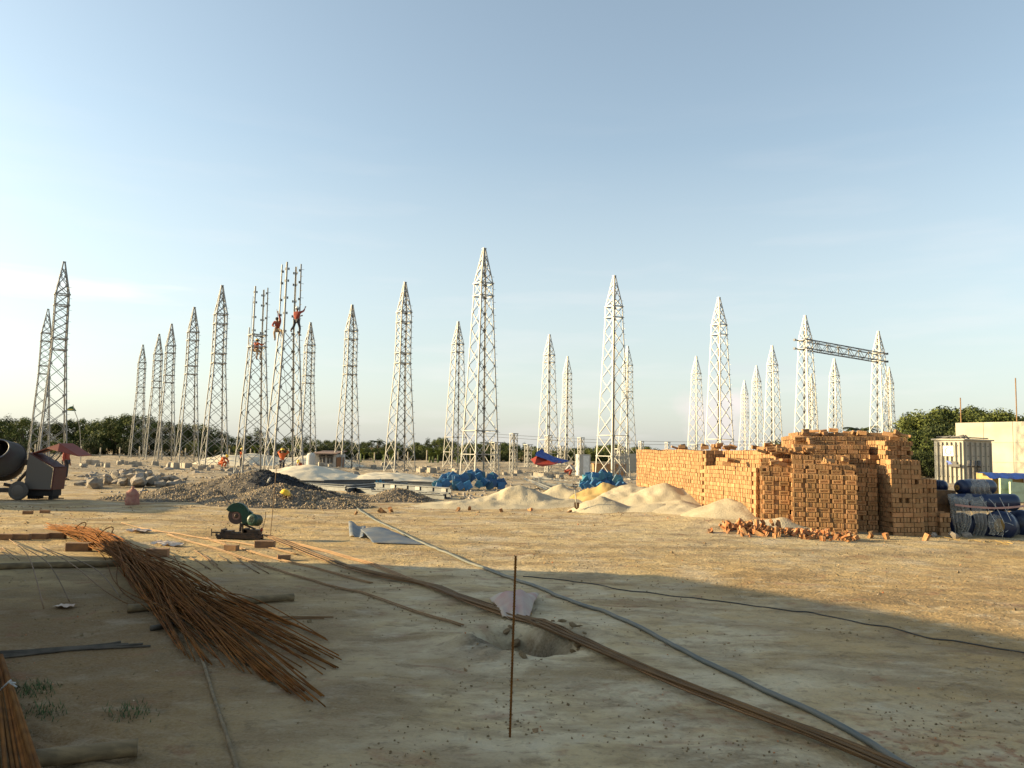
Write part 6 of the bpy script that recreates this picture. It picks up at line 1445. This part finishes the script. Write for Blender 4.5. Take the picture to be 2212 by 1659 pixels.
# flag on a leaning pole
fb0 = PY(172, 925, 70); fl = empty('flag', (fb0.x, 70, 0)); tag(fl, 'small dark green flag with a pale mark, flying left of a thin bent pole', 'flag')
top_ = PY(158, 874, 70)-fl.location; m_ = MB(); m_.tube(spline([Vector((.3, 0, 0)), fb0-fl.location, top_+Vector((.1, 0, -.4)), top_], 5), .03, 5); m_.build('pole', M['post'], fl)
a_ = top_+Vector((.05, 0, -.2)); b_ = PY(165, 888, 70)-fl.location; c_ = PY(141, 887, 70)-fl.location; d_ = PY(150, 879, 70)-fl.location
m_ = MB(); m_.add([top_+Vector((0, 0, -.12)), b_, c_, d_, top_+Vector((0, .02, -.12)), b_+Vector((0, .02, 0)), c_+Vector((0, .02, 0)), d_+Vector((0, .02, 0))], [(0, 1, 2, 3), (7, 6, 5, 4)]); fc = m_.build('cloth', M['flaggreen'], fl)
m_ = MB(); cc = (b_+c_+d_)/3+Vector((0, -.02, 0)); m_.blob(cc, (.30, .012, .08), 4, .1, 1); m_.build('pale_mark', M['flagyellow'], fc)

# ------------------------------------------------------------------ ground litter
m_ = MB(); ico = [(0, 0, 1), (.9, 0, .1), (.1, .9, 0), (-.8, .1, .1), (0, -.9, -.1), (0, 0, -.9)]; fcs = [(0, 1, 2), (0, 2, 3), (0, 3, 4), (0, 4, 1), (5, 2, 1), (5, 3, 2), (5, 4, 3), (5, 1, 4)]
for k in range(6500):
    dy = 1095+(random.random()**2.3)*560; dx = random.uniform(-20, 2230); p = P(dx, dy, 0)
    if vnoise(p.x*1.3, p.y*1.3) < .02 and random.random() < .93: continue
    s_ = random.uniform(.005, .014)*(.7+.075*p.y)*(2.0 if random.random() < .03 else 1); z = gh(p.x, p.y); rot = Euler((random.random()*6, random.random()*6, random.random()*6)).to_matrix(); m_.cur = random.choice([0]*30+[1, 2, 2])
    m_.add([tuple(rot @ Vector((a_*s_*random.uniform(.7, 1.4), b_*s_, c_*s_*.6))+Vector((p.x, p.y, z+s_*.15))) for a_, b_, c_ in ico], fcs)
o = m_.build('clods_and_pebbles', [M['soil'], M['rubble'], M['gravel']]); tag(o, 'clods, chips and pebbles scattered over the whole yard', 'pebbles', None, 'stuff')
m_ = MB()
for k in range(5200):
    y = 31+55*random.random()**1.3; x = random.uniform(-.62, .5)*y; m_.cur = random.choice([0, 0, 1])
    if 36 < y < 46 and -12 < x < -2: continue
    if vnoise(x*.35+9, y*.25) < -.02: continue
    m_.blob((x, y, gh(x, y)+.02), (random.uniform(.04, .16), random.uniform(.04, .14), random.uniform(.02, .08)), k, .2, 0) if False else m_.add([tuple(Vector((a_*1.0, b_*1.0, c_*.6))*random.uniform(.05, .15)+Vector((x, y, gh(x, y)+.01))) for a_, b_, c_ in ico], fcs)
o = m_.build('field_rubble', [M['rock'], M['soil']]); tag(o, 'broken chips and clods covering the dug-up field behind the heaps', 'rubble', None, 'stuff')
m_ = MB()
for k in range(420):
    dx, dy = random.choice([(75, 1490), (75, 1490), (280, 1540), (100, 1540)]); p = G(random.gauss(dx, 26), random.gauss(dy, 10)); h_ = random.uniform(.02, .06); a_ = random.random()*6.28
    e = Vector((math.cos(a_)*h_*.7, math.sin(a_)*h_*.7, h_)); sd_ = Vector((-math.sin(a_), math.cos(a_), 0))*.004; m_.add([p-sd_, p+sd_, p+e], [(0, 1, 2)])
o = m_.build('grass_tufts', M['grass']); tag(o, 'thin green grass tufts on the dark mud at the lower left', 'grass', None, 'stuff')
# clods round the dug hole
soilrocks = []
for r_ in rocks:
    c_ = r_.copy(); c_.materials.clear(); c_.materials.append(M['soil']); soilrocks.append(c_)
rocks[:] = soilrocks
for k in range(26):
    t = k*.55; p = G(1175+random.uniform(60, 95)*math.cos(t)*1.0, 1376+random.uniform(26, 52)*math.sin(t)); rock(p.x, p.y, p.z+.0, random.uniform(.02, .07), 'earth clod on the rim of the dug hole', 'clods round the dug hole')
